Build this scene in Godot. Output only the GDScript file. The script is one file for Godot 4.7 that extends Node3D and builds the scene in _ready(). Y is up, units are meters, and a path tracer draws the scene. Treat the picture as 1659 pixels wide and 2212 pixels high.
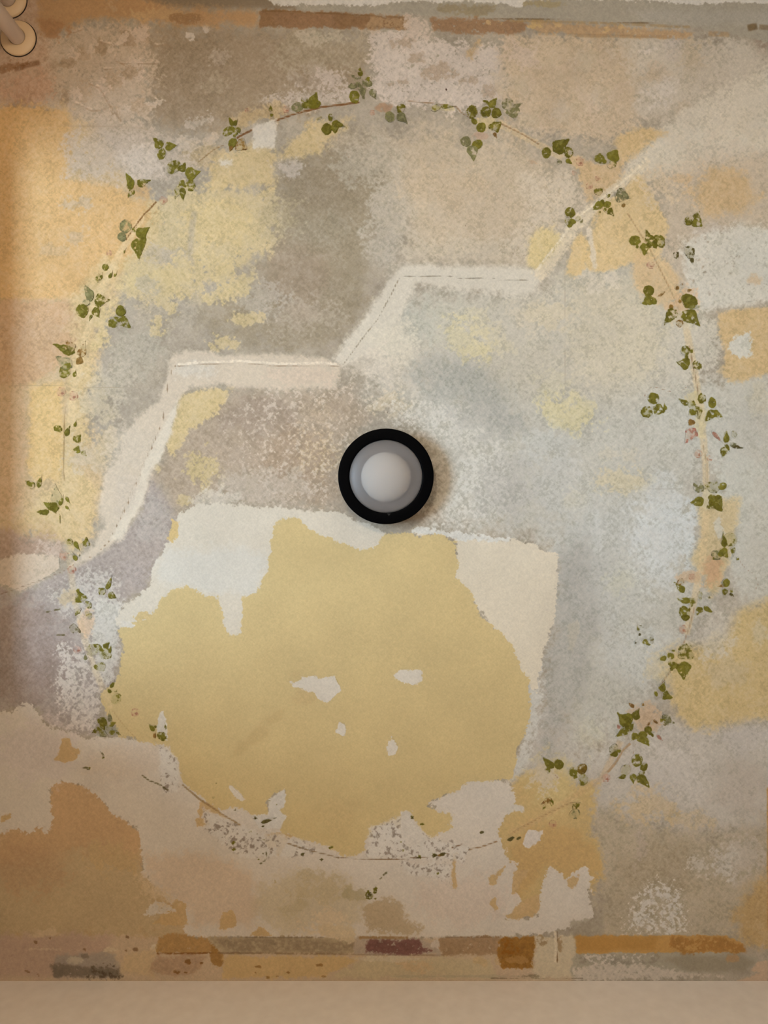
extends Node3D
# A small room seen straight up: an old painted ceiling with a worn wreath of ivy, a round
# ceiling light and two heating pipes. Plan coordinates (px) run over the ceiling, 867 to the metre.

const PXM := 867.0
const CX := 829.5
const CY := 1106.0
const HIGH := 3.0              # ceiling height
const X0 := -60.0              # ceiling rectangle in plan units
const X1 := 1720.0
const Y0 := -10.0
const Y1 := 2119.0
const S := 0.95                # texels per plan unit
var W := int((X1 - X0) * S)
var H := int((Y1 - Y0) * S)

var rgb := PackedFloat32Array()      # paint, three floats a texel (0..255)
var hgt := PackedFloat32Array()      # relief
var n_med := PackedByteArray()       # tileable noises, 1024 a side
var n_fine := PackedByteArray()
var n_wear := PackedByteArray()
var n_big := PackedByteArray()
var paint: StandardMaterial3D
var ceiling: MeshInstance3D
var ceil_y := HIGH
var used := {}

# ---------------------------------------------------------------- helpers
func numbered(called: String, parent: Node) -> String:
	var key := str(parent.get_instance_id()) + called
	var k: int = used.get(key, 0)
	used[key] = k + 1
	return called if k == 0 else "%s_%03d" % [called, k]

func at(p: Vector2, down := 0.0) -> Vector3:      # plan point -> room
	return Vector3((p.x - CX) / PXM, HIGH - down, (CY - p.y) / PXM)

func uv(p: Vector2) -> Vector2:
	return Vector2((p.x - X0) / (X1 - X0), (p.y - Y0) / (Y1 - Y0))

func mat(c: Color, rough := 0.8, metal := 0.0) -> StandardMaterial3D:
	var m := StandardMaterial3D.new()
	m.albedo_color = c
	m.roughness = rough
	m.metallic = metal
	return m

func c8(r: float, g: float, b: float) -> Color:
	return Color(r / 255.0, g / 255.0, b / 255.0)

func put(called: String, mesh: Mesh, m: Material, parent: Node = self) -> MeshInstance3D:
	var o := MeshInstance3D.new()
	o.name = numbered(called, parent)
	o.mesh = mesh
	if m:
		o.material_override = m
	parent.add_child(o, true)
	return o

func struct(o: Node, label: String, category: String) -> void:
	o.set_meta("kind", "structure")
	o.set_meta("label", label)
	o.set_meta("category", category)

func thing(called: String, label: String, category: String, where: Vector3, group := "") -> Node3D:
	var o := Node3D.new()
	o.name = numbered(called, self)
	add_child(o, true)
	o.position = where
	o.set_meta("label", label)
	o.set_meta("category", category)
	if group:
		o.set_meta("group", group)
	return o

func box_mesh(lo: Vector3, hi: Vector3) -> ArrayMesh:
	var st := SurfaceTool.new()
	st.begin(Mesh.PRIMITIVE_TRIANGLES)
	var b := BoxMesh.new()
	b.size = hi - lo
	st.append_from(b, 0, Transform3D(Basis(), (lo + hi) / 2.0))
	return st.commit()

# lathed solid about the y axis: profile points (radius, y)
func lathe(prof: PackedVector2Array, n := 64, smooth := true) -> ArrayMesh:
	var st := SurfaceTool.new()
	st.begin(Mesh.PRIMITIVE_TRIANGLES)
	st.set_smooth_group(0 if smooth else -1)
	for i in n:
		var a := TAU * i / n
		var b := TAU * (i + 1) / n
		for k in prof.size() - 1:
			var p := prof[k]
			var q := prof[k + 1]
			var v := [Vector3(p.x * cos(a), p.y, p.x * sin(a)), Vector3(p.x * cos(b), p.y, p.x * sin(b)),
				Vector3(q.x * cos(b), q.y, q.x * sin(b)), Vector3(q.x * cos(a), q.y, q.x * sin(a))]
			for t in [0, 1, 2, 0, 2, 3]:
				st.add_vertex(v[t])
	st.index()
	st.generate_normals()
	return st.commit()

# ---------------------------------------------------------------- painting
func noise_bytes(kind: int, freq: float, oct: int, seed_: int, gain := 0.5, side := 1024) -> PackedByteArray:
	var n := FastNoiseLite.new()
	n.noise_type = kind
	n.frequency = freq
	n.fractal_octaves = oct
	n.fractal_gain = gain
	n.fractal_type = FastNoiseLite.FRACTAL_FBM
	n.seed = seed_
	var im := n.get_seamless_image(side, side)
	im.convert(Image.FORMAT_L8)
	return im.get_data()

func start_painting() -> void:
	n_med = noise_bytes(FastNoiseLite.TYPE_SIMPLEX_SMOOTH, 0.02, 6, 11, 0.62)
	n_fine = noise_bytes(FastNoiseLite.TYPE_VALUE_CUBIC, 0.22, 3, 23, 0.7)
	n_wear = noise_bytes(FastNoiseLite.TYPE_SIMPLEX_SMOOTH, 0.07, 3, 37)
	n_big = noise_bytes(FastNoiseLite.TYPE_SIMPLEX_SMOOTH, 0.006, 4, 53)
	rgb.resize(W * H * 3)
	hgt.resize(W * H)

# Signed distance (inside positive) of q to a closed outline.
func dist(q: Vector2, pts: PackedVector2Array) -> float:
	var best := 1e12
	var inside := false
	var a := pts[pts.size() - 1]
	for b in pts:
		var e := b - a
		var w := q - a
		var t := clampf(w.dot(e) / maxf(e.length_squared(), 1e-6), 0.0, 1.0)
		best = minf(best, (w - e * t).length_squared())
		if (a.y > q.y) != (b.y > q.y) and q.x < e.x * (q.y - a.y) / e.y + a.x:
			inside = not inside
		a = b
	return sqrt(best) if inside else -sqrt(best)

# Lays a coat of paint over an outline (plan units).
#  soft: half width of the edge, rough / fine: how far it wanders (coarse / fine), op: opacity,
#  mott: mottling of the tone, wear: share rubbed off again in specks, lift: relief it adds
func lay(pts: PackedVector2Array, c: Array, soft := 3.0, rough := 6.0, fine := 2.0, op := 1.0, mott := 0.08, wear := 0.0, lift := 0.0) -> void:
	rough *= rag
	fine *= rag
	var reach := soft + rough * 1.25 + fine
	var lo := pts[0]
	var hi := pts[0]
	for p in pts:
		lo = lo.min(p)
		hi = hi.max(p)
	lo -= Vector2(reach, reach)
	hi += Vector2(reach, reach)
	var step := 4 if (hi - lo).length() < 500 else 8
	var bx0 := maxi(0, int((lo.x - X0) * S) / step)
	var by0 := maxi(0, int((lo.y - Y0) * S) / step)
	var bx1 := mini((W - 1) / step, int((hi.x - X0) * S) / step + 1)
	var by1 := mini((H - 1) / step, int((hi.y - Y0) * S) / step + 1)
	if bx1 < bx0 or by1 < by0:
		return
	var cols := bx1 - bx0 + 2
	var grid := PackedFloat32Array()
	grid.resize(cols * (by1 - by0 + 2))
	for j in by1 - by0 + 2:
		for i in cols:
			grid[j * cols + i] = dist(Vector2((bx0 + i) * step / S + X0, (by0 + j) * step / S + Y0), pts)
	var cr := float(c[0])
	var cg := float(c[1])
	var cb := float(c[2])
	if cr - cb > 70.0 and cr > 140.0:      # strong colours have chalked with age
		var grey := cr * 0.3 + cg * 0.55 + cb * 0.15
		var k := 0.13 if cr - cb < 90.0 else 0.24
		cr += (grey - cr) * k
		cg += (grey - cg) * k
		cb += (grey - cb) * k
	var k_r := rough / 128.0
	var k_f := fine / 128.0
	var k_s := 0.5 / maxf(soft, 0.35)
	var k_m := mott / 128.0
	var inv := 1.0 / step
	for j in by1 - by0 + 1:
		for i in bx1 - bx0 + 1:
			var g := j * cols + i
			var d00 := grid[g]
			var d10 := grid[g + 1]
			var d01 := grid[g + cols]
			var d11 := grid[g + cols + 1]
			if maxf(maxf(d00, d10), maxf(d01, d11)) < -reach:
				continue
			var px := (bx0 + i) * step
			for yy in range((by0 + j) * step, mini((by0 + j + 1) * step, H)):
				var v := (yy - (by0 + j) * step) * inv
				var l := d00 + (d01 - d00) * v
				var r := d10 + (d11 - d10) * v
				var row := (yy & 1023) << 10
				for xx in range(px, mini(px + step, W)):
					var m := row | (xx & 1023)
					var nf := n_fine[m] - 128
					var d := l + (r - l) * ((xx - px) * inv) + ((n_med[m] - 128) * 0.8 + (n_wear[m] - 128) * 0.45) * k_r + nf * k_f
					var w := 0.5 + d * k_s
					if w <= 0.0:
						continue
					if w >= 1.0:
						w = op
					else:
						w = w * w * (3.0 - 2.0 * w) * op
					if wear > 0.0:
						var h := (n_wear[(m + 305419) & 1048575] * 0.38 + n_fine[m] * 0.34 + n_med[(m + 535863) & 1048575] * 0.28) / 255.0
						w *= clampf((h - (0.28 + wear * 0.44)) * 9.0 + 0.5, 0.0, 1.0)
					var t := 1.0 + (nf * 0.6 + (n_wear[m] - 128) * 0.2) * k_m
					var q := (yy * W + xx)
					if lift != 0.0:
						hgt[q] += lift * w
					q *= 3
					rgb[q] += (cr * t - rgb[q]) * w
					rgb[q + 1] += (cg * t - rgb[q + 1]) * w
					rgb[q + 2] += (cb * t - rgb[q + 2]) * w

# Years of rubbing: pale chalk specks and darker grime broken up over the bare ground.
func weather() -> void:
	for y in H:
		var row := (y & 1023) << 10
		var row2 := ((y + 417) & 1023) << 10
		for x in W:
			var m := row | (x & 1023)
			var m2 := row2 | ((x + 233) & 1023)
			var a := (n_fine[m] - 128) + (n_med[m2] - 128) * 0.9
			var q := (y * W + x) * 3
			if a > 24.0:
				var w := minf((a - 24.0) * 0.004, 0.12)
				rgb[q] += (216.0 - rgb[q]) * w
				rgb[q + 1] += (207.0 - rgb[q + 1]) * w
				rgb[q + 2] += (194.0 - rgb[q + 2]) * w
			elif a < -30.0:
				var w := 1.0 - minf((-30.0 - a) * 0.0014, 0.05)
				rgb[q] *= w
				rgb[q + 1] *= w
				rgb[q + 2] *= w * 0.99

func pl(a: Array) -> PackedVector2Array:          # flat list -> outline
	var p := PackedVector2Array()
	for i in range(0, a.size(), 2):
		p.append(Vector2(a[i], a[i + 1]))
	return p

func oval(x: float, y: float, rx: float, ry: float, deg := 0.0, n := 14) -> PackedVector2Array:
	var p := PackedVector2Array()
	for i in n:
		var a := TAU * i / n
		p.append(Vector2(x, y) + Vector2(rx * cos(a), ry * sin(a)).rotated(deg_to_rad(deg)))
	return p

# soft cloud of colour
func cloud(x: float, y: float, rx: float, ry: float, c: Array, op := 0.7, deg := 0.0, edge := 0.6, wear := 0.0) -> void:
	var r := minf(rx, ry)
	lay(oval(x, y, rx * 0.85, ry * 0.85, deg), c, r * edge * 0.55, minf(r * 0.8, 30.0), minf(r * 0.3, 9.0), op, 0.1, wear)

# band along a line, as an outline
func band(a: Array, w0: float, w1 := -1.0) -> PackedVector2Array:
	var p := pl(a)
	var l := PackedVector2Array()
	var r := PackedVector2Array()
	var n := p.size()
	for i in n:
		var t := (p[mini(i + 1, n - 1)] - p[maxi(i - 1, 0)]).normalized()
		var w := lerpf(w0, w0 if w1 < 0 else w1, float(i) / (n - 1)) / 2.0
		l.append(p[i] + t.orthogonal() * w)
		r.append(p[i] - t.orthogonal() * w)
	r.reverse()
	l.append_array(r)
	return l

func finish_painting() -> void:
	var out := PackedByteArray()
	out.resize(W * H * 3)
	var relief := PackedByteArray()
	relief.resize(W * H)
	for y in H:
		var row := (y & 1023) << 10
		var row2 := ((y * 2 + 311) & 1023) << 10
		for x in W:
			var m := row | (x & 1023)
			var f := n_fine[row2 | ((x * 2 + 177) & 1023)] - 128
			var t := 1.0 + f * 0.00036 + (n_wear[m] - 128) * 0.00008 + (n_big[m] - 128) * 0.0002
			var q := y * W + x
			relief[q] = clampi(int(110.0 + hgt[q] * 60.0 + f * 0.07 + (n_wear[m] - 128) * 0.03), 0, 255)
			q *= 3
			out[q] = clampi(int(rgb[q] * t), 0, 255)
			out[q + 1] = clampi(int(rgb[q + 1] * t), 0, 255)
			out[q + 2] = clampi(int(rgb[q + 2] * t), 0, 255)
	paint = StandardMaterial3D.new()
	paint.resource_name = "old_ceiling_paint"
	paint.albedo_texture = ImageTexture.create_from_image(Image.create_from_data(W, H, false, Image.FORMAT_RGB8, out))
	paint.roughness = 0.92
	paint.metallic_specular = 0.25
	paint.texture_repeat = false
	paint.heightmap_enabled = true
	paint.heightmap_texture = ImageTexture.create_from_image(Image.create_from_data(W, H, false, Image.FORMAT_L8, relief))
	paint.heightmap_scale = RELIEF
	rgb = PackedFloat32Array()
	hgt = PackedFloat32Array()

const RELIEF := 0.25

# ---------------------------------------------------------------- pieces of the ceiling
# A thin coat standing proud of the ceiling, over the same painted surface.
func coat_mesh(pts: PackedVector2Array, proud: float) -> ArrayMesh:
	var tri := Geometry2D.triangulate_polygon(pts)
	if tri.is_empty():
		return null
	var st := SurfaceTool.new()
	st.begin(Mesh.PRIMITIVE_TRIANGLES)
	for k in range(0, tri.size(), 3):
		var a := pts[tri[k]]
		var b := pts[tri[k + 1]]
		var c := pts[tri[k + 2]]
		if (b - a).cross(c - a) > 0:      # seen from below, front faces run clockwise
			var s := b
			b = c
			c = s
		for p: Vector2 in [a, c, b]:
			st.set_normal(Vector3.DOWN)
			st.set_uv(uv(p))
			st.add_vertex(at(p, proud))
	var n := pts.size()
	for i in n:
		var a := pts[i]
		var b := pts[(i + 1) % n]
		var e := at(b) - at(a)
		var out := Vector3(e.z, 0, -e.x).normalized()
		for v in [[a, 0.0], [b, 0.0], [b, proud], [a, 0.0], [b, proud], [a, proud]]:
			st.set_normal(out)
			st.set_uv(uv(v[0]))
			st.add_vertex(at(v[0], v[1]))
	return st.commit()

func coat(called: String, pts: PackedVector2Array, proud := 0.0004, parent: Node = ceiling, label := "") -> MeshInstance3D:
	var m := coat_mesh(pts, proud)
	if m == null:
		return null
	var o := put(called, m, paint, parent)
	if label:
		o.set_meta("label", label)
	return o

# ---------------------------------------------------------------- ivy
const OLIVE := [106, 99, 33]
const GREYGREEN := [118, 114, 76]
const BROWN := [126, 94, 46]
const DARK := [84, 76, 40]
const ROSE := [168, 116, 96]
const PEACH := [206, 158, 112]
var rag := 1.0       # how ragged the coats being laid are
var leaves := []     # [sprig number, outline, name]
var sprig := 0

func leaf_outline(b: Vector2, t: Vector2, w: float, pointed: bool) -> PackedVector2Array:
	var prof := [0.0, 0.76, 1.0, 0.95, 0.76, 0.52, 0.31, 0.14, 0.0] if pointed else [0.0, 0.6, 0.88, 1.0, 1.0, 0.96, 0.84, 0.55, 0.0]
	var side := (t - b).orthogonal().normalized() * w * 0.6
	var l := PackedVector2Array()
	var r := PackedVector2Array()
	var bend := side * 0.18 * sin(b.x * 1.7 + t.y)
	for i in 9:
		var f := i / 8.0
		var m := b.lerp(t, f) + bend * sin(f * PI)
		l.append(m + side * prof[i])
		if i > 0 and i < 8:
			r.append(m - side * prof[i])
	r.reverse()
	l.append_array(r)
	return l

# v: base x, y, tip x, y, width, wear 0..9 (0: whole, 9: a few specks)
func lf(v: Array, c: Array = OLIVE, pointed := true) -> void:
	var b := Vector2(v[0], v[1])
	var t := Vector2(v[2], v[3])
	var o := leaf_outline(b, t, v[4], pointed)
	var wear: float = v[5] / 11.5
	var size := minf(v[4], b.distance_to(t))
	var tone := sin(b.x * 3.1 + t.y * 1.3) * 9.0
	var cc := [c[0] + tone, c[1] + tone, c[2] + tone * 0.5]
	if wear > 0.4:       # the faded body that stays under the rubbed paint
		lay(o, [c[0] * 0.6 + 74, c[1] * 0.6 + 72, c[2] * 0.6 + 58], 1.5, 2.0, 1.5, 0.28, 0.1, 0.1)
	lay(o, cc, 0.7, minf(2.4, size * 0.13), minf(1.4, size * 0.09), 0.95, 0.35, 0.15 + wear * 0.85)
	if wear > 0.25 and size > 9:   # the outline keeps longest
		var ring := o.duplicate()
		ring.append(o[0])
		var flat := []
		for p in ring:
			flat.append(p.x)
			flat.append(p.y)
		lay(band(flat, 2.4), [c[0] - 14, c[1] - 16, c[2] - 6], 0.7, 1.0, 1.0, 0.9, 0.3, 0.38 + wear * 0.3)
	if size > 9 and wear < 0.6:   # midrib and a lighter half
		var s := (t - b).orthogonal().normalized() * float(v[4]) * 0.2
		lay(oval((b.x + t.x) / 2 + s.x, (b.y + t.y) / 2 + s.y, b.distance_to(t) * 0.25, float(v[4]) * 0.12, rad_to_deg((t - b).angle())), [c[0] + 42, c[1] + 40, c[2] + 36], 1.8, 2.0, 2.5, 0.45, 0.1, 0.35)
	leaves.append([sprig, o, "leaf"])

func lv(v: Array, c: Array = OLIVE) -> void:
	lf(v, c, false)

# bud: ring with a darker heart
func bud(x: float, y: float, r: float, c: Array, wear := 0.4) -> void:
	lay(oval(x, y, r, r), [c[0] + 25, c[1] + 30, c[2] + 28], 1.2, 1.5, 1.5, 0.45, 0.1, wear)
	for k in 3:
		var a := 0.7 + x + k * 2.2
		lay(band([x + r * cos(a), y + r * sin(a), x + r * cos(a + 0.6), y + r * sin(a + 0.6), x + r * cos(a + 1.2), y + r * sin(a + 1.2), x + r * cos(a + 1.7), y + r * sin(a + 1.7)], 1.8), c, 0.8, 0.8, 1.0, 0.85, 0.2, 0.2)
	lay(oval(x + r * 0.25, y + r * 0.3, r * 0.4, r * 0.35), c, 0.9, 1.0, 1.0, 0.9, 0.2, wear * 0.5)
	leaves.append([sprig, oval(x, y, r, r, 0.0, 10), "bud"])

func stem(a: Array, w := 3.0, c: Array = [138, 104, 62], op := 0.8, wear := 0.06) -> void:
	lay(band(a, w * 1.35), c, 0.9, 0.7, 0.6, op, 0.2, wear)
	leaves.append([0, band(a, maxf(w, 2.5)), "stem"])

func line(a: Array, w: float, c: Array, op := 0.7, wear := 0.1, soft := 0.8) -> void:
	lay(band(a, w * 1.15), c, soft, 0.9, 0.8, op, 0.15, wear)

# ---------------------------------------------------------------- the worn ground of the ceiling
const WHITE := [206, 199, 186]
const CREAM := [212, 203, 184]
const PINKISH := [196, 184, 174]
const GREY := [174, 163, 147]
const TAUPE := [152, 138, 116]
const BLUISH := [184, 183, 178]
const PALEBLUE := [203, 205, 201]
const YELLOW := [214, 184, 122]
const LEMON := [220, 196, 138]
const OCHRE := [190, 146, 84]
const TAN := [192, 172, 146]
const MAUVE := [162, 148, 138]

func paint_ground() -> void:
	for i in W * H:                      # bare plaster with slow changes of tone
		var m := (((i / W) & 1023) << 10) | ((i % W) & 1023)
		var b := (n_big[m] - 128) * 0.06 + (n_wear[m] - 128) * 0.03 + (n_fine[m] - 128) * 0.02
		rgb[i * 3] = 174.0 + b
		rgb[i * 3 + 1] = 163.0 + b
		rgb[i * 3 + 2] = 146.0 + b * 0.9
	rag = 1.5
	# upper half: taupe and pinkish fields
	lay(pl([270, 60, 600, 62, 800, 100, 790, 200, 640, 240, 430, 290, 320, 260, 310, 130]), [166, 148, 124], 30, 24, 8)
	cloud(420, 160, 130, 90, [158, 140, 116], 0.6)
	cloud(700, 110, 130, 60, [176, 162, 138], 0.7)
	cloud(560, 230, 120, 40, [160, 142, 116], 0.6)
	cloud(690, 180, 60, 40, [178, 164, 150], 0.5)
	lay(pl([-60, -30, 130, -30, 120, 70, 150, 240, -60, 250]), [196, 166, 140], 26, 20, 8, 0.9)
	lay(pl([100, 60, 300, 50, 330, 110, 330, 185, 300, 275, 150, 310, 60, 215, 110, 180]), [200, 182, 160], 22, 22, 14, 0.9, 0.1, 0.08)
	for k in 34:      # flaked plaster, light and dark
		var x := 130.0 + (k * 83) % 200
		var y := 55.0 + (k * 47) % 320
		cloud(x, y, 18 + k % 5 * 5, 9 + k % 4 * 4, [[216, 200, 182], [172, 150, 124], [212, 194, 176], [186, 164, 138]][k % 4], 0.75, k * 37, 0.3)
	lay(pl([130, 250, 330, 250, 340, 380, 260, 400, 160, 390]), [198, 182, 162], 14, 18, 12, 0.85, 0.1, 0.12)
	cloud(60, 195, 60, 46, [196, 160, 134], 0.7, 0, 0.3)
	cloud(40, 230, 50, 16, [168, 128, 92], 0.5)
	cloud(25, 143, 45, 10, [140, 100, 66], 0.6, -10, 0.4)
	line([30, 150, 60, 140, 85, 134], 9, [120, 84, 54], 0.6, 0.2, 3)
	lay(pl([800, 70, 860, 62, 960, 90, 1080, 100, 1095, 215, 1000, 240, 880, 225, 798, 195]), [212, 199, 187], 10, 18, 10, 0.9, 0.1, 0.16)
	lay(pl([570, 215, 640, 195, 760, 195, 770, 215, 620, 235]), [202, 190, 178], 12, 14, 8, 0.7, 0.1, 0.3)
	cloud(720, 175, 38, 30, [204, 190, 178], 0.7, 0, 0.5, 0.25)
	cloud(640, 205, 30, 18, [204, 192, 180], 0.6)
	cloud(700, 80, 70, 14, [196, 186, 166], 0.6, 3, 0.6, 0.2)
	cloud(800, 62, 30, 10, [190, 172, 150], 0.5)
	cloud(410, 76, 14, 9, [212, 202, 190], 0.8, 0, 0.5)
	cloud(443, 62, 8, 8, [212, 202, 190], 0.8, 0, 0.5)
	cloud(470, 120, 30, 16, [190, 174, 156], 0.6)
	cloud(465, 180, 30, 20, [178, 162, 138], 0.6)
	for p in [[942, 148, 30, 17], [900, 128, 20, 12], [1010, 175, 22, 12], [870, 90, 30, 12], [860, 180, 26, 8], [960, 165, 34, 8], [1055, 195, 18, 14]]:
		cloud(p[0], p[1], p[2], p[3], [176, 156, 134], 0.75, -8, 0.5, 0.1)
	lay(pl([1008, 118, 1030, 78, 1040, 85, 1018, 130]), [192, 164, 124], 6, 7, 4, 0.8)
	lay(pl([1085, 70, 1380, 84, 1385, 260, 1330, 300, 1150, 285, 1085, 220]), [200, 180, 152], 16, 16, 10)
	for k in 26:
		cloud(1100 + (k * 97) % 270, 90 + (k * 61) % 190, 26 + k % 5 * 6, 14 + k % 4 * 5, [[206, 184, 162], [188, 172, 142], [198, 186, 168], [178, 158, 130]][k % 4], 0.5, k * 40, 0.6, 0.3)
	cloud(1130, 120, 30, 34, [204, 186, 176], 0.5)
	lay(pl([1360, 70, 1659, 95, 1720, 400, 1560, 330, 1500, 260, 1380, 250]), [196, 186, 170], 24, 24, 10)
	cloud(1400, 108, 26, 10, [208, 198, 188], 0.8, -14, 0.4, 0.2)
	cloud(1490, 125, 40, 46, [186, 170, 144], 0.7)
	cloud(1416, 160, 36, 22, [186, 168, 146], 0.6)
	cloud(1455, 100, 22, 40, [196, 186, 178], 0.6)
	cloud(1510, 170, 50, 26, [192, 182, 166], 0.6)
	cloud(1650, 90, 30, 34, [160, 142, 124], 0.8)
	cloud(1600, 130, 60, 50, [198, 190, 176], 0.7)
	cloud(1650, 245, 26, 30, [190, 172, 146], 0.7)
	cloud(1430, 200, 40, 30, [206, 198, 190], 0.7, 0, 0.5, 0.3)
	cloud(1480, 235, 26, 20, [180, 160, 132], 0.5)
	cloud(1400, 170, 30, 16, [176, 156, 128], 0.5)
	# pale cover of the old crack, upper right
	lay(pl([1720, 120, 1720, 290, 1650, 330, 1560, 330, 1500, 370, 1440, 385, 1385, 388, 1340, 400, 1330, 380, 1385, 320, 1420, 280, 1500, 225, 1580, 180]), [214, 206, 190], 12, 12, 6)
	cloud(1560, 330, 90, 30, [206, 196, 182], 0.6)
	cloud(1600, 400, 60, 60, [198, 180, 154], 0.6)
	# middle: dark worn taupe, then paler fields right of it
	lay(pl([620, 330, 760, 290, 850, 330, 880, 480, 800, 560, 780, 680, 700, 745, 520, 740, 430, 690, 560, 560, 570, 430]), [158, 145, 122], 46, 30, 8, 0.9)
	cloud(700, 400, 110, 70, [150, 136, 114], 0.5)
	cloud(640, 600, 90, 100, [166, 148, 128], 0.6)
	cloud(700, 500, 80, 40, [160, 150, 130], 0.5)
	lay(pl([700, 300, 940, 290, 1150, 330, 1230, 420, 1200, 500, 1130, 570, 880, 560, 860, 420, 800, 330]), [198, 182, 158], 34, 24, 8, 0.9)
	cloud(840, 480, 60, 110, [190, 182, 168], 0.7, 10)
	cloud(800, 350, 90, 60, [184, 176, 160], 0.6)
	cloud(960, 400, 110, 50, [204, 182, 152], 0.5)
	cloud(1020, 480, 120, 70, [198, 180, 156], 0.5)
	lay(pl([1120, 380, 1240, 370, 1265, 450, 1230, 520, 1150, 560, 1080, 540, 1150, 460]), [210, 198, 180], 18, 16, 12, 0.8, 0.1, 0.3)
	cloud(1000, 540, 160, 30, [196, 186, 168], 0.6)
	cloud(640, 680, 110, 40, [184, 172, 156], 0.5)
	cloud(560, 640, 60, 50, [186, 178, 166], 0.5, 0, 0.5, 0.2)
	# the left: warm yellow wash and grey blotches
	lay(pl([-60, 225, 150, 230, 330, 420, 300, 560, 230, 700, 190, 860, 230, 1060, 190, 1170, -60, 1160]), [206, 180, 140], 16, 16, 8, 0.9)
	lay(pl([-60, 232, 60, 226, 140, 240, 158, 300, 150, 385, 235, 400, 300, 430, 345, 440, 340, 510, 300, 560, 250, 600, 190, 645, -60, 650]), [224, 176, 108], 9, 8, 3)
	lay(pl([330, 430, 400, 400, 470, 390, 590, 420, 600, 480, 575, 545, 470, 600, 420, 650, 340, 660, 250, 640, 260, 560, 310, 500]), [209, 187, 138], 16, 22, 9, 0.85, 0.1, 0.08)
	cloud(470, 480, 90, 60, [214, 189, 134], 0.7)
	cloud(340, 600, 90, 26, [216, 194, 140], 0.6, -10)
	cloud(500, 620, 70, 26, [210, 188, 134], 0.7, -20, 0.4, 0.1)
	cloud(600, 470, 50, 40, [180, 166, 136], 0.6)
	cloud(430, 330, 60, 34, [204, 176, 128], 0.6)
	lay(pl([460, 345, 560, 300, 600, 330, 680, 260, 760, 250, 690, 330, 600, 350, 590, 400, 450, 410]), [212, 186, 132], 12, 12, 6, 0.8)
	cloud(560, 250, 70, 20, [206, 176, 124], 0.6, -18)
	lay(pl([140, 290, 320, 280, 400, 320, 420, 360, 350, 395, 270, 385, 150, 380]), [196, 182, 166], 14, 20, 9, 0.75, 0.1, 0.2)
	cloud(300, 340, 50, 40, [206, 194, 180], 0.7)
	cloud(410, 310, 36, 22, [204, 192, 178], 0.6)
	cloud(430, 265, 40, 14, [206, 196, 184], 0.6, -20)
	cloud(620, 360, 34, 20, [196, 186, 176], 0.7)
	cloud(165, 440, 40, 16, [196, 176, 148], 0.75, -4, 0.5)
	cloud(165, 515, 26, 22, [194, 172, 142], 0.65, -30, 0.5)
	cloud(120, 540, 36, 16, [202, 178, 144], 0.5)
	line([420, 455, 414, 490, 410, 540, 414, 590], 11, [178, 166, 146], 0.6, 0.15, 4)
	cloud(380, 550, 40, 20, [186, 174, 154], 0.7, -20)
	cloud(355, 560, 60, 22, [182, 170, 152], 0.6, 25, 0.5)
	cloud(330, 620, 46, 22, [182, 172, 154], 0.6, 40, 0.5, 0.1)
	cloud(350, 680, 60, 40, [180, 168, 148], 0.7, 0, 0.5, 0.1)
	cloud(400, 660, 26, 60, [176, 166, 150], 0.6)
	cloud(300, 760, 60, 60, [176, 168, 152], 0.8, 0, 0.5)
	cloud(260, 790, 30, 70, [182, 172, 154], 0.6)
	for p in [[375, 590, 40, 22], [360, 640, 30, 34], [485, 600, 30, 40], [530, 690, 46, 16], [480, 740, 46, 16], [390, 600, 26, 60], [450, 555, 40, 20], [340, 700, 16, 30]]:
		cloud(p[0], p[1], p[2], p[3], [208, 186, 136], 0.75, 0, 0.35, 0.1)
	lay(pl([-60, 648, 150, 648, 190, 680, 175, 740, 110, 800, 60, 835, -60, 835]), [206, 168, 126], 8, 9, 6)
	cloud(70, 720, 80, 40, [200, 166, 128], 0.6, 0, 0.5, 0.15)
	lay(pl([-60, 830, 50, 832, 60, 990, 30, 1120, -60, 1130]), [210, 178, 136], 14, 10, 5)
	lay(pl([62, 830, 135, 825, 140, 1000, 128, 1040, 62, 1030]), [226, 186, 116], 7, 7, 3)
	lay(pl([150, 640, 225, 560, 260, 570, 215, 680, 190, 760, 215, 830, 170, 860, 200, 950, 160, 1000, 205, 1050, 200, 1130, 170, 1190, 140, 1180, 40, 1140, 60, 1090, 135, 1030, 142, 860, 160, 740]), [220, 188, 128], 12, 12, 6, 0.9)
	cloud(220, 700, 24, 60, [216, 192, 138], 0.8, 10)
	cloud(170, 700, 40, 30, [206, 176, 132], 0.5)
	cloud(210, 860, 44, 60, [204, 190, 162], 0.7)
	cloud(250, 830, 30, 50, [190, 180, 162], 0.7)
	cloud(190, 985, 50, 34, [198, 182, 156], 0.8)
	cloud(230, 960, 30, 34, [200, 180, 144], 0.6)
	cloud(60, 1150, 70, 26, [206, 170, 116], 0.7)
	lay(pl([-60, 1128, 40, 1150, 140, 1170, 135, 1200, -60, 1215]), [176, 152, 132], 16, 14, 6)
	cloud(110, 1185, 30, 20, [200, 182, 166], 0.6, 0, 0.5, 0.3)
	lay(pl([-60, 1240, 30, 1285, 160, 1225, 210, 1195, 300, 1110, 320, 1010, 385, 1110, 372, 1170, 330, 1225, 322, 1268, 262, 1300, 260, 1360, 250, 1480, 215, 1500, 222, 1580, 180, 1590, 95, 1560, 80, 1530, -60, 1540]), [172, 161, 153], 9, 8, 4)
	cloud(330, 1120, 40, 60, [178, 170, 162], 0.8)
	cloud(60, 1420, 110, 110, [154, 138, 129], 0.8)  # mauve grey, darkened in place of weaker window light
	cloud(40, 1330, 80, 44, [160, 144, 134], 0.7)
	cloud(290, 1240, 36, 30, [174, 164, 158], 0.7)
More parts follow.
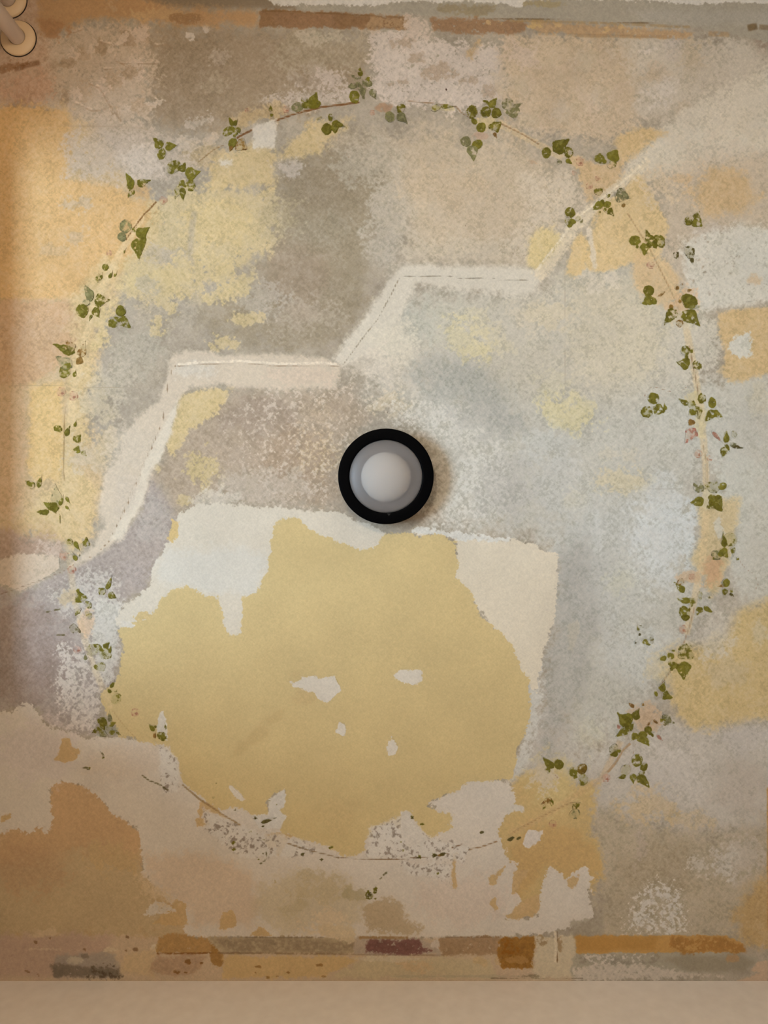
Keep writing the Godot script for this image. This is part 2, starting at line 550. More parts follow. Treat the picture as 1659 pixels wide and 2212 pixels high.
	lay(pl([130, 1395, 190, 1400, 215, 1440, 218, 1575, 150, 1580, 125, 1500]), [204, 196, 186], 9, 14, 14, 0.95, 0.1, 0.42)
	lay(pl([100, 1290, 180, 1235, 240, 1230, 262, 1300, 255, 1400, 240, 1480, 215, 1470, 185, 1400, 160, 1330]), [200, 194, 184], 10, 14, 12, 0.8, 0.1, 0.4)
	lay(pl([215, 1290, 262, 1300, 252, 1420, 235, 1475, 205, 1440, 200, 1360]), [204, 200, 190], 8, 10, 5, 0.8)
	cloud(120, 1220, 14, 14, [204, 192, 178], 0.6, 0, 0.5, 0.3)
	lay(pl([-60, 1215, 0, 1210, 40, 1198, 90, 1196, 128, 1204, 130, 1228, 95, 1250, 40, 1280, 10, 1262, -60, 1250]), [206, 188, 166], 3, 4, 3, 0.95, 0.05)  # white filler, toned down to stand in for dimmer light
	# centre left: mauve grey under the light, yellow remains
	lay(pl([395, 850, 740, 838, 800, 900, 760, 980, 740, 1090, 470, 1085, 385, 1110, 330, 1020, 365, 920]), [178, 162, 142], 22, 16, 8)
	cloud(560, 900, 110, 50, [168, 152, 136], 0.7)
	cloud(640, 1000, 110, 80, [174, 154, 132], 0.7)
	cloud(500, 980, 90, 30, [180, 164, 146], 0.5)
	lay(pl([392, 848, 500, 838, 480, 880, 455, 900, 405, 930, 395, 950, 375, 990, 352, 960, 365, 915, 375, 870]), [214, 190, 136], 5, 8, 5, 0.9)
	cloud(440, 1020, 40, 46, [204, 186, 134], 0.65, 0, 0.5, 0.2)
	cloud(335, 1000, 12, 20, [210, 188, 136], 0.8)
	cloud(400, 1080, 14, 16, [206, 188, 140], 0.6)
	cloud(690, 980, 60, 60, [206, 180, 134], 0.6, 0, 0.5, 0.55)
	cloud(680, 900, 40, 30, [196, 178, 154], 0.5, 0, 0.5, 0.3)
	lay(pl([560, 820, 760, 830, 800, 900, 690, 1110, 540, 1090, 500, 900]), [212, 200, 184], 30, 20, 20, 0.7, 0.1, 0.72)
	cloud(560, 1050, 130, 40, [194, 184, 170], 0.6)
	cloud(470, 1080, 60, 26, [206, 198, 184], 0.7)
	# right of the light: grey, cooler and chalky
	lay(pl([880, 630, 1180, 630, 1230, 560, 1460, 560, 1540, 700, 1500, 960, 1520, 1300, 1400, 1520, 1240, 1650, 1180, 1500, 1205, 1200, 1100, 1150, 940, 1140, 900, 930, 800, 860, 800, 740]), [192, 187, 174], 36, 24, 8)
	cloud(960, 690, 60, 60, [184, 184, 170], 0.6)
	cloud(1000, 830, 150, 80, [176, 174, 164], 0.75, 20)
	cloud(1050, 900, 110, 50, [180, 178, 170], 0.6, 15)
	cloud(1000, 770, 50, 40, [186, 184, 178], 0.5)
	cloud(1130, 800, 90, 90, [194, 188, 172], 0.6)
	cloud(1050, 720, 80, 36, [210, 200, 166], 0.55, 35, 0.5, 0.2)
	cloud(1020, 760, 30, 20, [208, 196, 150], 0.5)
	cloud(1170, 680, 90, 40, [206, 194, 172], 0.6)
	cloud(1190, 680, 60, 26, [214, 196, 156], 0.4)
	cloud(1230, 890, 70, 50, [210, 200, 156], 0.6, 20, 0.5, 0.1)
	cloud(1190, 840, 40, 40, [206, 198, 160], 0.4)
	cloud(880, 800, 90, 70, [212, 202, 186], 0.7)
	cloud(850, 870, 50, 30, [216, 198, 166], 0.5)
	cloud(1000, 910, 70, 40, [206, 200, 190], 0.6)
	lay(pl([820, 860, 1050, 890, 1090, 960, 1080, 1100, 960, 1140, 900, 1100, 940, 980]), [212, 206, 194], 24, 20, 22, 0.85, 0.1, 0.5)
	cloud(1080, 1050, 70, 90, [182, 178, 170], 0.7)
	lay(pl([960, 1000, 1080, 980, 1090, 1100, 960, 1130]), [212, 208, 198], 12, 12, 16, 0.8, 0.1, 0.55)
	cloud(1180, 960, 70, 40, [200, 200, 194], 0.6)
	cloud(1200, 1040, 60, 80, [192, 190, 184], 0.7)
	cloud(1350, 1040, 60, 26, [206, 196, 168], 0.7, 0, 0.4)
	cloud(1340, 980, 50, 16, [208, 192, 162], 0.4)
	cloud(1240, 1080, 30, 20, [206, 194, 162], 0.5)
	cloud(1330, 830, 80, 70, [200, 194, 178], 0.6)
	cloud(1350, 690, 90, 60, [204, 196, 180], 0.7)
	cloud(1300, 640, 60, 40, [204, 190, 166], 0.6)
	cloud(1380, 760, 60, 60, [208, 200, 176], 0.5)
	lay(pl([1410, 660, 1460, 680, 1550, 690, 1560, 760, 1500, 830, 1440, 860, 1420, 760]), [212, 206, 192], 14, 14, 8, 0.8, 0.1, 0.1)
	lay(pl([1400, 850, 1500, 830, 1659, 800, 1720, 900, 1720, 1290, 1600, 1300, 1560, 1200, 1570, 1100, 1540, 1000, 1400, 950]), [198, 194, 182], 24, 22, 8)
	cloud(1640, 930, 60, 90, [188, 182, 170], 0.6)
	cloud(1640, 860, 26, 40, [204, 192, 164], 0.5)
	cloud(1320, 1200, 150, 160, [190, 190, 185], 0.75)
	cloud(1270, 1260, 60, 120, [180, 178, 172], 0.7)
	cloud(1350, 1290, 60, 120, [192, 190, 180], 0.6)
	cloud(1340, 1260, 36, 30, [196, 192, 162], 0.4)
	cloud(1420, 1180, 60, 110, [206, 208, 206], 0.6)
	cloud(1460, 1150, 50, 80, [202, 205, 203], 0.7)
	cloud(1490, 1160, 18, 90, [210, 214, 214], 0.8, 4)
	cloud(1290, 1150, 12, 60, [206, 206, 202], 0.5)
	line([1215, 1170, 1245, 1340, 1250, 1460], 20, [166, 166, 160], 0.35, 0.2, 9)
	cloud(1380, 1420, 110, 70, [200, 200, 194], 0.7)
	cloud(1290, 1500, 90, 60, [184, 180, 166], 0.7)
	cloud(1330, 1560, 60, 40, [194, 192, 182], 0.5)
	cloud(1270, 1590, 40, 30, [196, 188, 154], 0.4)
	cloud(1310, 1330, 20, 70, [190, 188, 182], 0.5)
	lay(pl([1226, 1350, 1246, 1340, 1250, 1370, 1236, 1410, 1228, 1400]), [206, 188, 142], 3, 4, 3, 0.8)
	cloud(1590, 1050, 60, 80, [198, 196, 184], 0.6)
	cloud(1220, 1620, 60, 60, [186, 182, 172], 0.6)
	# lower right
	lay(pl([1160, 1500, 1260, 1640, 1420, 1560, 1500, 1560, 1720, 1540, 1720, 1800, 1480, 1800, 1280, 1760, 1130, 1700, 1130, 1600]), [196, 190, 180], 24, 20, 8, 0.9)
	cloud(1450, 1680, 90, 70, [204, 198, 190], 0.6)
	cloud(1600, 1700, 70, 60, [186, 176, 164], 0.6)
	cloud(1600, 1590, 60, 40, [196, 190, 184], 0.6)
	lay(pl([1255, 1790, 1300, 1740, 1420, 1790, 1560, 1800, 1720, 1760, 1720, 2030, 1300, 2030, 1290, 1900]), [184, 172, 150], 26, 22, 8)
	cloud(1420, 1880, 100, 70, [172, 158, 134], 0.7)
	cloud(1360, 1960, 70, 40, [174, 162, 140], 0.6)
	cloud(1400, 1740, 70, 40, [206, 180, 134], 0.6)
	cloud(1500, 1770, 60, 20, [200, 180, 144], 0.5)
	cloud(1600, 1850, 60, 50, [196, 188, 178], 0.6)
	cloud(1510, 1870, 24, 26, [206, 200, 188], 0.7, 0, 0.4, 0.3)
	cloud(1570, 1860, 30, 30, [204, 200, 190], 0.6, 0, 0.5, 0.45)
	lay(pl([1360, 1960, 1420, 1900, 1470, 1930, 1480, 2010, 1350, 2020]), [212, 208, 200], 8, 12, 14, 0.9, 0.1, 0.5)
	cloud(1380, 1830, 16, 50, [184, 172, 160], 0.5)
	lay(pl([1590, 1960, 1640, 1900, 1720, 1880, 1720, 2060, 1590, 2030]), [204, 164, 98], 22, 18, 6, 0.85)
	line([1660, 1700, 1661, 1800, 1661, 2010], 8, [206, 150, 76], 0.9, 0.0, 1.5)

	# thin cream over the upper right, brighter daylight painted over the right
	lay(pl([900, 260, 1150, 300, 1659, 300, 1659, 480, 1450, 520, 1250, 560, 880, 560, 840, 420]), [216, 200, 174], 60, 30, 10, 0.32)  # cream tone, also raised to make up for weak light here
	lay(pl([1080, 80, 1659, 110, 1659, 300, 1100, 290]), [208, 192, 170], 30, 24, 10, 0.3)
	lay(pl([900, 640, 1220, 600, 1480, 600, 1560, 700, 1480, 860, 1240, 880, 900, 760]), [210, 202, 184], 50, 30, 10, 0.42)
	lay(pl([900, 840, 1240, 880, 1480, 840, 1640, 860, 1640, 1240, 1420, 1560, 1240, 1640, 1190, 1400, 1180, 1160, 960, 1130, 920, 960]), [206, 209, 204], 70, 40, 10, 0.36)  # cool bright daylight put into the ceiling colour
	lay(pl([1206, 1200, 1262, 1170, 1290, 1330, 1262, 1480, 1190, 1640, 1165, 1600, 1170, 1440, 1200, 1340]), [174, 172, 165], 18, 20, 9, 0.7)
	cloud(985, 820, 130, 50, [170, 170, 162], 0.6, 22)
	cloud(1070, 905, 90, 32, [174, 173, 165], 0.55, 12)
	cloud(900, 700, 50, 50, [186, 186, 174], 0.5)
	cloud(1010, 735, 70, 36, [212, 200, 156], 0.45, 35, 0.5, 0.15)
	cloud(1230, 890, 70, 36, [214, 202, 156], 0.5, 18, 0.5, 0.15)
	cloud(1345, 1040, 70, 26, [208, 196, 164], 0.6)
	cloud(1100, 1060, 60, 70, [184, 181, 174], 0.5)
	cloud(1430, 1130, 70, 120, [210, 213, 212], 0.55)
	lay(pl([1425, 370, 1500, 350, 1720, 330, 1720, 520, 1560, 520, 1480, 660, 1440, 600]), [208, 192, 170], 20, 24, 10, 0.7)
	cloud(1560, 500, 70, 24, [200, 190, 178], 0.6)
	cloud(1560, 415, 80, 50, [214, 186, 146], 0.75)
	lay(pl([1220, 600, 1370, 590, 1440, 660, 1420, 800, 1260, 840, 1225, 740]), [210, 200, 176], 30, 24, 10, 0.6)
	cloud(1290, 600, 60, 26, [216, 206, 188], 0.8, 0, 0.5, 0.3)
	rag = 1.2
	# crisp remains of yellow, upper right
	lay(pl([1330, 292, 1385, 274, 1440, 284, 1410, 305, 1385, 325, 1345, 350, 1325, 335]), [218, 184, 126], 8, 10, 5)
	lay(pl([1225, 330, 1262, 345, 1300, 352, 1345, 345, 1345, 395, 1300, 425, 1275, 440, 1258, 400, 1245, 370]), [220, 184, 130], 6, 10, 6, 0.9)
	lay(pl([1285, 440, 1340, 420, 1370, 375, 1390, 385, 1420, 430, 1440, 490, 1420, 560, 1360, 570, 1290, 592, 1262, 570, 1245, 600, 1265, 540, 1282, 500]), [226, 194, 134], 6, 9, 4)
	cloud(1425, 405, 46, 40, [214, 196, 168], 0.8, 0, 0.4, 0.42)
	cloud(1470, 385, 30, 10, [214, 180, 134], 0.5)
	lay(pl([1140, 520, 1165, 492, 1195, 490, 1218, 520, 1195, 555, 1165, 590, 1140, 575]), [228, 202, 134], 7, 7, 4, 0.9)
	lay(pl([1232, 530, 1255, 500, 1275, 520, 1265, 570, 1240, 600, 1222, 590]), [226, 196, 138], 5, 7, 4, 0.9)
	lay(pl([1490, 410, 1545, 362, 1600, 375, 1640, 430, 1600, 460, 1520, 465]), [208, 178, 132], 14, 12, 5, 0.8)
	lay(pl([1370, 540, 1435, 560, 1470, 600, 1470, 650, 1440, 660, 1385, 640, 1365, 590]), [222, 190, 140], 10, 10, 5, 0.85)
	lay(pl([1468, 520, 1540, 500, 1600, 480, 1720, 500, 1720, 645, 1600, 662, 1520, 670, 1490, 640]), [216, 212, 200], 12, 12, 8, 0.9, 0.1, 0.1)
	cloud(1640, 560, 60, 60, [210, 208, 198], 0.6)
	cloud(1628, 605, 18, 14, [206, 176, 136], 0.6)
	lay(pl([1548, 672, 1640, 664, 1720, 660, 1720, 805, 1660, 805, 1600, 822, 1565, 815, 1562, 745, 1552, 720]), [218, 184, 126], 5, 6, 4)
	lay(pl([1570, 745, 1590, 725, 1618, 718, 1625, 765, 1600, 772, 1580, 762]), [212, 210, 200], 4, 9, 8, 0.95, 0.1, 0.12)
	cloud(1590, 800, 40, 20, [204, 182, 142], 0.6)
	# lower right yellow
	lay(pl([1435, 1400, 1500, 1392, 1560, 1370, 1600, 1320, 1720, 1270, 1720, 1560, 1640, 1548, 1560, 1570, 1490, 1572, 1455, 1530, 1440, 1470]), [212, 186, 128], 16, 16, 6, 0.9)
	cloud(1570, 1450, 50, 40, [196, 182, 154], 0.5)
	cloud(1540, 1370, 50, 50, [202, 196, 184], 0.7)
	cloud(1640, 1360, 16, 40, [200, 192, 170], 0.5)
	lay(pl([1508, 1080, 1600, 1075, 1590, 1140, 1570, 1230, 1540, 1290, 1510, 1230, 1490, 1210, 1512, 1160]), [216, 192, 140], 8, 8, 5, 0.8)
	cloud(1553, 1140, 10, 34, [206, 206, 198], 0.7)
	cloud(1540, 1235, 26, 30, [216, 178, 132], 0.7, 20, 0.5)
	cloud(1425, 1440, 30, 40, [206, 192, 156], 0.5)

func paint_seams() -> void:
	rag = 1.1
	# filler over the long crack: two wide bands, a slanting one and thin ones beyond
	lay(pl([868, 568, 960, 574, 1120, 574, 1172, 586, 1162, 630, 1130, 642, 1000, 628, 905, 612, 880, 650, 850, 720, 800, 765, 745, 792, 715, 778, 755, 722, 790, 680, 830, 620]), [216, 208, 192], 9, 8, 4, 0.95, 0.05, 0.0, 0.22)
	cloud(850, 740, 60, 60, [214, 206, 188], 0.8)
	cloud(800, 780, 60, 40, [212, 202, 186], 0.6)
	lay(pl([372, 765, 400, 757, 440, 756, 480, 768, 600, 764, 700, 772, 735, 790, 728, 838, 600, 842, 480, 830, 410, 838, 388, 860, 376, 905, 350, 985, 330, 1020, 308, 1090, 260, 1165, 200, 1205, 150, 1232, 150, 1218, 200, 1180, 225, 1140, 212, 1100, 225, 1030, 265, 960, 268, 930, 310, 890, 345, 860, 362, 800]), [212, 198, 178], 7, 6, 3, 0.95, 0.05, 0.0, 0.22)
	lay(pl([372, 880, 385, 860, 376, 910, 345, 1000, 325, 1010, 308, 1085, 258, 1168, 235, 1165, 290, 1070, 310, 1000]), [220, 210, 192], 4, 4, 2, 0.9, 0.04)
	cloud(280, 960, 50, 60, [206, 194, 176], 0.6, 30)
	cloud(420, 800, 50, 18, [212, 204, 190], 0.7)
	cloud(650, 812, 90, 24, [212, 194, 174], 0.7)
	cloud(275, 1070, 30, 60, [206, 194, 178], 0.6, 25)
	lay(band([1160, 600, 1205, 545, 1240, 490, 1290, 440, 1330, 405, 1390, 355, 1400, 345], 26, 12), [222, 208, 182], 5, 8, 5, 0.85, 0.1, 0.1, 0.2)
	lay(band([1270, 495, 1280, 540, 1285, 580], 12, 7), [220, 208, 188], 2.5, 4, 3, 0.85, 0.1, 0.15)
	# the cracks themselves: dark lips and bright edges
	line([152, 1226, 200, 1200, 232, 1172, 268, 1105, 308, 1010, 330, 960, 352, 905, 362, 830, 370, 800, 382, 786], 2.6, [140, 116, 90], 0.75, 0.0)
	line([382, 790, 440, 786, 520, 783, 600, 790, 700, 788, 735, 792], 2.2, [150, 128, 104], 0.7, 0.0)
	line([384, 786, 440, 782, 520, 779, 600, 785, 700, 783, 728, 786], 4.5, [232, 220, 200], 0.8, 0.0)
	line([740, 788, 790, 720, 815, 690, 842, 640, 862, 600], 2.2, [142, 130, 110], 0.75, 0.0)
	line([862, 594, 900, 598, 960, 594, 1000, 602, 1060, 598, 1072, 603, 1140, 604], 2.2, [140, 130, 112], 0.8, 0.0)
	line([1158, 585, 1175, 560, 1200, 530, 1230, 490, 1260, 460, 1290, 436, 1330, 405, 1370, 370, 1400, 340], 4.0, [232, 220, 196], 0.8, 0.2)
	line([1215, 520, 1250, 470, 1290, 440, 1340, 400], 1.5, [160, 132, 96], 0.5, 0.4)
	line([1480, 290, 1560, 240, 1640, 160, 1700, 110], 1.5, [168, 156, 138], 0.4, 0.3)
	line([0, 1283, 60, 1262, 130, 1236, 160, 1219], 1.8, [120, 98, 80], 0.6, 0.0)
	line([250, 1140, 300, 1020, 345, 925], 1.8, [160, 142, 118], 0.45, 0.3)
	line([260, 1000, 262, 975, 275, 950], 1.4, [170, 152, 130], 0.45, 0.2)
	for v in [[878, 60, 875, 130, 882, 210, 880, 225], [1218, 560, 1220, 640, 1218, 720, 1222, 850], [390, 380, 385, 430, 388, 470]]:
		line(v, 2.0, [158, 142, 122], 0.35, 0.3, 1.2)
	line([130, 270, 300, 275, 320, 280], 3.0, [170, 148, 124], 0.4, 0.2, 2)
	line([190, 136, 260, 136, 340, 138], 2.0, [140, 118, 92], 0.5, 0.2)
	line([0, 834, 100, 832, 200, 836, 350, 834], 2.0, [150, 128, 100], 0.35, 0.2)
	line([1310, 1060, 1360, 1052, 1440, 1056, 1500, 1052], 2.0, [168, 164, 152], 0.5, 0.2)
	line([1180, 950, 1230, 962, 1260, 980], 2.0, [176, 172, 160], 0.4, 0.2)
	line([840, 880, 836, 892], 1.8, [70, 50, 40], 0.7)
	line([962, 189, 965, 196], 2.6, [66, 44, 34], 0.9, 0.0)
	line([1004, 484, 1005, 488], 2.0, [90, 70, 50], 0.8, 0.0)
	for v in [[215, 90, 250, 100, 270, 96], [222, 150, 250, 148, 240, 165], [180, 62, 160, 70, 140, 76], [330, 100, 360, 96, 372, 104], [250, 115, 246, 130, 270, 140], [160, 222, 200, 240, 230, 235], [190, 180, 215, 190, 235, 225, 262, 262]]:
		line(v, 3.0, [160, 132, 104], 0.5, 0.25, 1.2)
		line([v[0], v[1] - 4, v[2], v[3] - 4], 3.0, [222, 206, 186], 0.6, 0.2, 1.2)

const BIG_YELLOW := [605, 1118, 640, 1114, 662, 1138, 682, 1152, 712, 1158, 735, 1172, 770, 1184, 812, 1182, 832, 1154, 860, 1150, 892, 1152, 905, 1160, 925, 1152, 950, 1150, 986, 1170, 989, 1215, 982, 1247, 1006, 1262, 1020, 1290, 1040, 1332, 1072, 1360, 1106, 1396, 1120, 1427, 1128, 1452, 1146, 1470,
	1142, 1550, 1132, 1590, 1116, 1620, 1108, 1680, 1060, 1686, 1010, 1688, 985, 1708, 950, 1722, 914, 1736, 950, 1755, 978, 1760, 972, 1790, 942, 1802, 928, 1812, 908, 1790, 888, 1752, 868, 1756, 866, 1796, 846, 1776, 832, 1782, 800, 1786, 806, 1804, 788, 1810, 790, 1836, 760, 1852, 722, 1838,
	690, 1820, 640, 1808, 606, 1796, 610, 1765, 598, 1740, 616, 1706, 592, 1710, 572, 1736, 584, 1755, 556, 1766, 520, 1745, 500, 1742, 478, 1755, 440, 1720, 410, 1700, 392, 1690, 382, 1640, 362, 1610, 344, 1606, 320, 1600, 300, 1604, 285, 1590, 262, 1592, 228, 1540, 214, 1502, 250, 1470, 266, 1400, 252, 1362, 276, 1347,
	318, 1332, 342, 1310, 346, 1292, 384, 1270, 402, 1264, 450, 1290, 470, 1285, 478, 1312, 482, 1350, 500, 1372, 520, 1366, 526, 1322, 520, 1290, 552, 1280, 580, 1226, 584, 1160, 590, 1136]
const UPPER_FILLER := [262, 1368, 252, 1340, 262, 1312, 322, 1268, 330, 1228, 362, 1168, 385, 1112, 402, 1096, 470, 1086, 600, 1096, 740, 1108, 832, 1150, 818, 1192, 700, 1220, 600, 1285, 532, 1378, 480, 1374, 455, 1300, 402, 1275, 350, 1304, 342, 1335]
const RIGHT_FILLER := [886, 1150, 900, 1134, 962, 1150, 1040, 1158, 1100, 1164, 1150, 1170, 1172, 1188, 1206, 1200, 1202, 1290, 1196, 1340, 1176, 1400, 1166, 1442, 1160, 1500, 1140, 1480, 1100, 1410, 1000, 1270, 980, 1250, 984, 1166, 950, 1150, 905, 1160]
const LOWER_FILLER := [-60, 1546, 20, 1536, 52, 1520, 80, 1530, 96, 1562, 180, 1592, 262, 1594, 345, 1600, 352, 1650, 390, 1700, 450, 1745, 540, 1790, 610, 1790, 700, 1826, 745, 1852, 790, 1836, 800, 1780, 850, 1770, 868, 1752, 905, 1790, 940, 1802, 968, 1792, 976, 1752, 915, 1736, 990, 1700, 1050, 1678, 1105, 1690, 1112, 1740, 1074, 1790, 1082, 1816,
	1104, 1860, 1120, 1868, 1106, 1908, 1114, 1930, 1150, 1960, 1090, 1985, 1160, 1978, 1170, 1900, 1190, 1870, 1220, 1900, 1262, 1870, 1280, 1890, 1270, 1950, 1290, 1985, 1200, 2010, 1100, 2024, 760, 2028, 400, 2024, 396, 1990, 350, 1935, 306, 1880, 302, 1800, 272, 1770, 240, 1756, 196, 1702, 130, 1686, 106, 1700, 112, 1770, 100, 1800, 84, 1786, 50, 1800, 30, 1790, -60, 1830]

func paint_plaster() -> void:
	rag = 1.7
	lay(band([330, 1600, 372, 1660, 430, 1720, 520, 1772, 610, 1790, 700, 1826, 760, 1848, 800, 1800, 880, 1770, 940, 1790, 980, 1740, 1060, 1690], 64), [212, 204, 192], 2, 4, 3)
	lay(pl([1120, 1440, 1170, 1440, 1168, 1540, 1140, 1640, 1110, 1700, 1095, 1690, 1130, 1590]), [204, 202, 194], 8, 10, 6, 0.9, 0.1, 0.1)
	lay(pl(UPPER_FILLER), [214, 206, 190], 2, 4, 3, 1.0, 0.03, 0.0, 0.15)
	lay(pl(RIGHT_FILLER), [218, 208, 188], 2, 4, 4, 1.0, 0.03, 0.0, 0.15)
	lay(pl([886, 1150, 900, 1134, 962, 1146, 1100, 1162, 1100, 1172, 1000, 1166]), [214, 212, 204], 2, 4, 3)
	lay(pl([350, 1190, 520, 1180, 585, 1200, 550, 1290, 400, 1270, 340, 1250]), [212, 210, 202], 16, 12, 3, 0.6, 0.03)
	# the plaster field below, ochre corner, olive bits
	lay(pl([-60, 1775, 40, 1780, 100, 1770, 110, 1690, 140, 1682, 200, 1702, 250, 1756, 310, 1800, 310, 1890, 410, 1980, 400, 2030, -60, 2040]), [198, 168, 130], 3, 5, 3)
	lay(pl([-60, 1880, 60, 1860, 200, 1830, 310, 1840, 320, 1900, 400, 1985, 390, 2030, -60, 2040]), [190, 172, 138], 24, 20, 5, 0.85)
	cloud(60, 1880, 90, 60, [186, 154, 120], 0.5)
	cloud(250, 1850, 70, 30, [198, 168, 118], 0.6)
	lay(pl([1100, 1690, 1180, 1650, 1245, 1690, 1285, 1690, 1276, 1790, 1304, 1860, 1290, 1920, 1250, 1930, 1200, 1960, 1090, 1990, 1060, 1900, 1060, 1800]), [204, 176, 118], 12, 10, 5)
	lay(pl([1140, 1780, 1250, 1790, 1300, 1870, 1270, 1920, 1180, 1870, 1090, 1990, 1090, 1850]), [206, 166, 98], 12, 12, 5, 0.85)
	cloud(1200, 1690, 60, 60, [204, 188, 138], 0.6)
	cloud(1175, 1680, 24, 36, [200, 192, 184], 0.6)
	lay(pl(LOWER_FILLER), [212, 204, 192], 2, 5, 4, 1.0, 0.04, 0.0, 0.15)
	cloud(80, 1620, 110, 70, [206, 196, 190], 0.7)
	cloud(240, 1660, 90, 40, [204, 194, 182], 0.5)
	lay(pl([230, 1610, 345, 1600, 350, 1660, 290, 1680, 180, 1670]), [208, 196, 180], 12, 8, 3, 0.7)
	lay(pl([310, 1850, 430, 1840, 540, 1880, 560, 1960, 540, 2000, 420, 2000, 400, 1960, 330, 1920]), [208, 190, 168], 16, 12, 4, 0.85)
	lay(pl([560, 1920, 620, 1880, 740, 1890, 790, 1950, 760, 2010, 600, 2010, 555, 1990]), [198, 186, 160], 16, 16, 6, 0.8)
	cloud(690, 1920, 60, 36, [186, 172, 140], 0.6, 0, 0.5, 0.1)
	cloud(640, 1960, 40, 20, [180, 168, 136], 0.5, -20)
	cloud(700, 1990, 46, 30, [214, 196, 168], 0.6)
	lay(pl([785, 1960, 830, 1940, 870, 1950, 875, 1980, 915, 2000, 905, 2014, 790, 2014]), [182, 164, 134], 6, 9, 5, 0.85)
	cloud(760, 1930, 30, 14, [172, 160, 126], 0.6)
	cloud(1000, 1940, 120, 60, [208, 194, 180], 0.6)
	# ochre remains within it
	for a in [[115, 1640, 128, 1625, 132, 1595, 150, 1592, 155, 1612, 178, 1620, 165, 1640, 140, 1646], [0, 1760, 26, 1755, 24, 1768, 4, 1775],
			[414, 1768, 430, 1764, 455, 1770, 448, 1784, 428, 1784], [436, 1730, 470, 1740, 490, 1770, 470, 1760, 440, 1752, 430, 1780, 428, 1750],
			[568, 1800, 600, 1798, 640, 1800, 620, 1815, 602, 1850, 594, 1845, 596, 1824, 584, 1838, 572, 1820],
			[978, 1840, 986, 1840, 984, 1900, 986, 1920, 978, 1920, 974, 1890], [1052, 1895, 1075, 1880, 1090, 1870, 1070, 1910, 1056, 1908],
			[1054, 1950, 1070, 1938, 1074, 1960, 1068, 1966], [1092, 1980, 1130, 1940, 1162, 1930, 1166, 1960, 1150, 1980, 1110, 1984],
			[1110, 1880, 1140, 1880, 1120, 1920, 1106, 1930], [1226, 1900, 1250, 1890, 1246, 1915, 1226, 1918],
			[475, 1990, 484, 1968, 500, 1964, 516, 2004, 476, 2004], [540, 2020, 562, 2000, 590, 2022], [330, 1995, 380, 1940, 402, 1950, 404, 1996, 380, 2000]]:
		lay(pl(a), [206, 170, 112], 1.5, 3, 2, 0.95)
	lay(pl([310, 1975, 335, 1940, 360, 1950, 380, 1965, 330, 1975]), [208, 202, 192], 2, 5, 4, 0.9, 0.05, 0.1)
	lay(pl([300, 1900, 350, 1920, 385, 1950, 350, 1960, 310, 1930]), [204, 184, 150], 8, 10, 8, 0.7, 0.1, 0.35)
	cloud(592, 1903, 7, 7, [180, 162, 118], 0.8)
	# the big flat yellow
	lay(pl(BIG_YELLOW), [209, 186, 130], 1.6, 4, 3, 1.0, 0.035, 0.0, -0.12)
	cloud(560, 1580, 90, 12, [190, 164, 112], 0.4, -42)
	cloud(660, 1490, 30, 30, [196, 168, 118], 0.4, -40)
	cloud(720, 1760, 60, 50, [202, 176, 122], 0.4)
	lay(pl([360, 1165, 366, 1150, 372, 1120, 384, 1128, 382, 1160, 372, 1172]), [214, 186, 126], 1.2, 3, 2)
	lay(pl([280, 1335, 300, 1322, 330, 1325, 350, 1318, 322, 1336, 300, 1345]), [212, 184, 122], 1.2, 4, 3)
	lay(pl([262, 1330, 290, 1350, 285, 1356, 262, 1352]), [212, 206, 194], 1.2, 3, 2)
	for s in SPOTS:
		lay(pl(s), [216, 208, 194], 1.0, 2.5, 2, 1.0, 0.03, 0.0, 0.12)
	rag = 1.2
	# speckled plaster along the wreath's foot
	for a in [[345, 1612, 385, 1640, 388, 1710, 350, 1716, 345, 1670], [800, 1785, 870, 1760, 930, 1810, 1010, 1830, 1000, 1860, 790, 1850], [440, 1745, 540, 1790, 640, 1812, 700, 1840, 640, 1850, 520, 1850, 440, 1790],
			[865, 1865, 975, 1865, 970, 1900, 880, 1885]]:
		lay(pl(a), [216, 212, 204], 5, 8, 5, 0.8, 0.05)
		lay(pl(a), [136, 122, 110], 5, 8, 5, 0.8, 0.1, 0.72)
	lay(pl([345, 1540, 352, 1532, 360, 1575, 362, 1600, 344, 1590, 338, 1572]), [214, 208, 196], 1.5, 3, 2)
	lay(pl([590, 1720, 616, 1702, 614, 1740, 600, 1752, 622, 1760, 602, 1790, 560, 1790, 540, 1760, 580, 1760, 578, 1726]), [214, 210, 202], 1.5, 3, 2)
	lay(pl([866, 1752, 882, 1750, 900, 1790, 928, 1812, 880, 1830, 866, 1800]), [212, 206, 196], 1.5, 3, 2)
	lay(pl([1128, 1825, 1140, 1792, 1172, 1794, 1168, 1815, 1140, 1830]), [212, 204, 194], 1.5, 3, 2)
	lay(pl([1090, 1745, 1112, 1735, 1132, 1740, 1130, 1752, 1110, 1748, 1096, 1762]), [208, 202, 190], 2, 4, 2)

const SPOTS := [[626, 1472, 640, 1470, 660, 1460, 682, 1458, 690, 1468, 722, 1456, 728, 1470, 738, 1490, 722, 1504, 708, 1518, 690, 1512, 678, 1496, 655, 1486, 630, 1484], [848, 1460, 868, 1444, 886, 1446, 910, 1450, 912, 1468, 892, 1480, 870, 1474],
	[732, 1560, 744, 1562, 748, 1578, 742, 1592, 726, 1580], [838, 1600, 846, 1590, 860, 1612, 856, 1628, 840, 1632, 834, 1618], [493, 1697, 500, 1696, 528, 1724, 524, 1730, 508, 1722]]

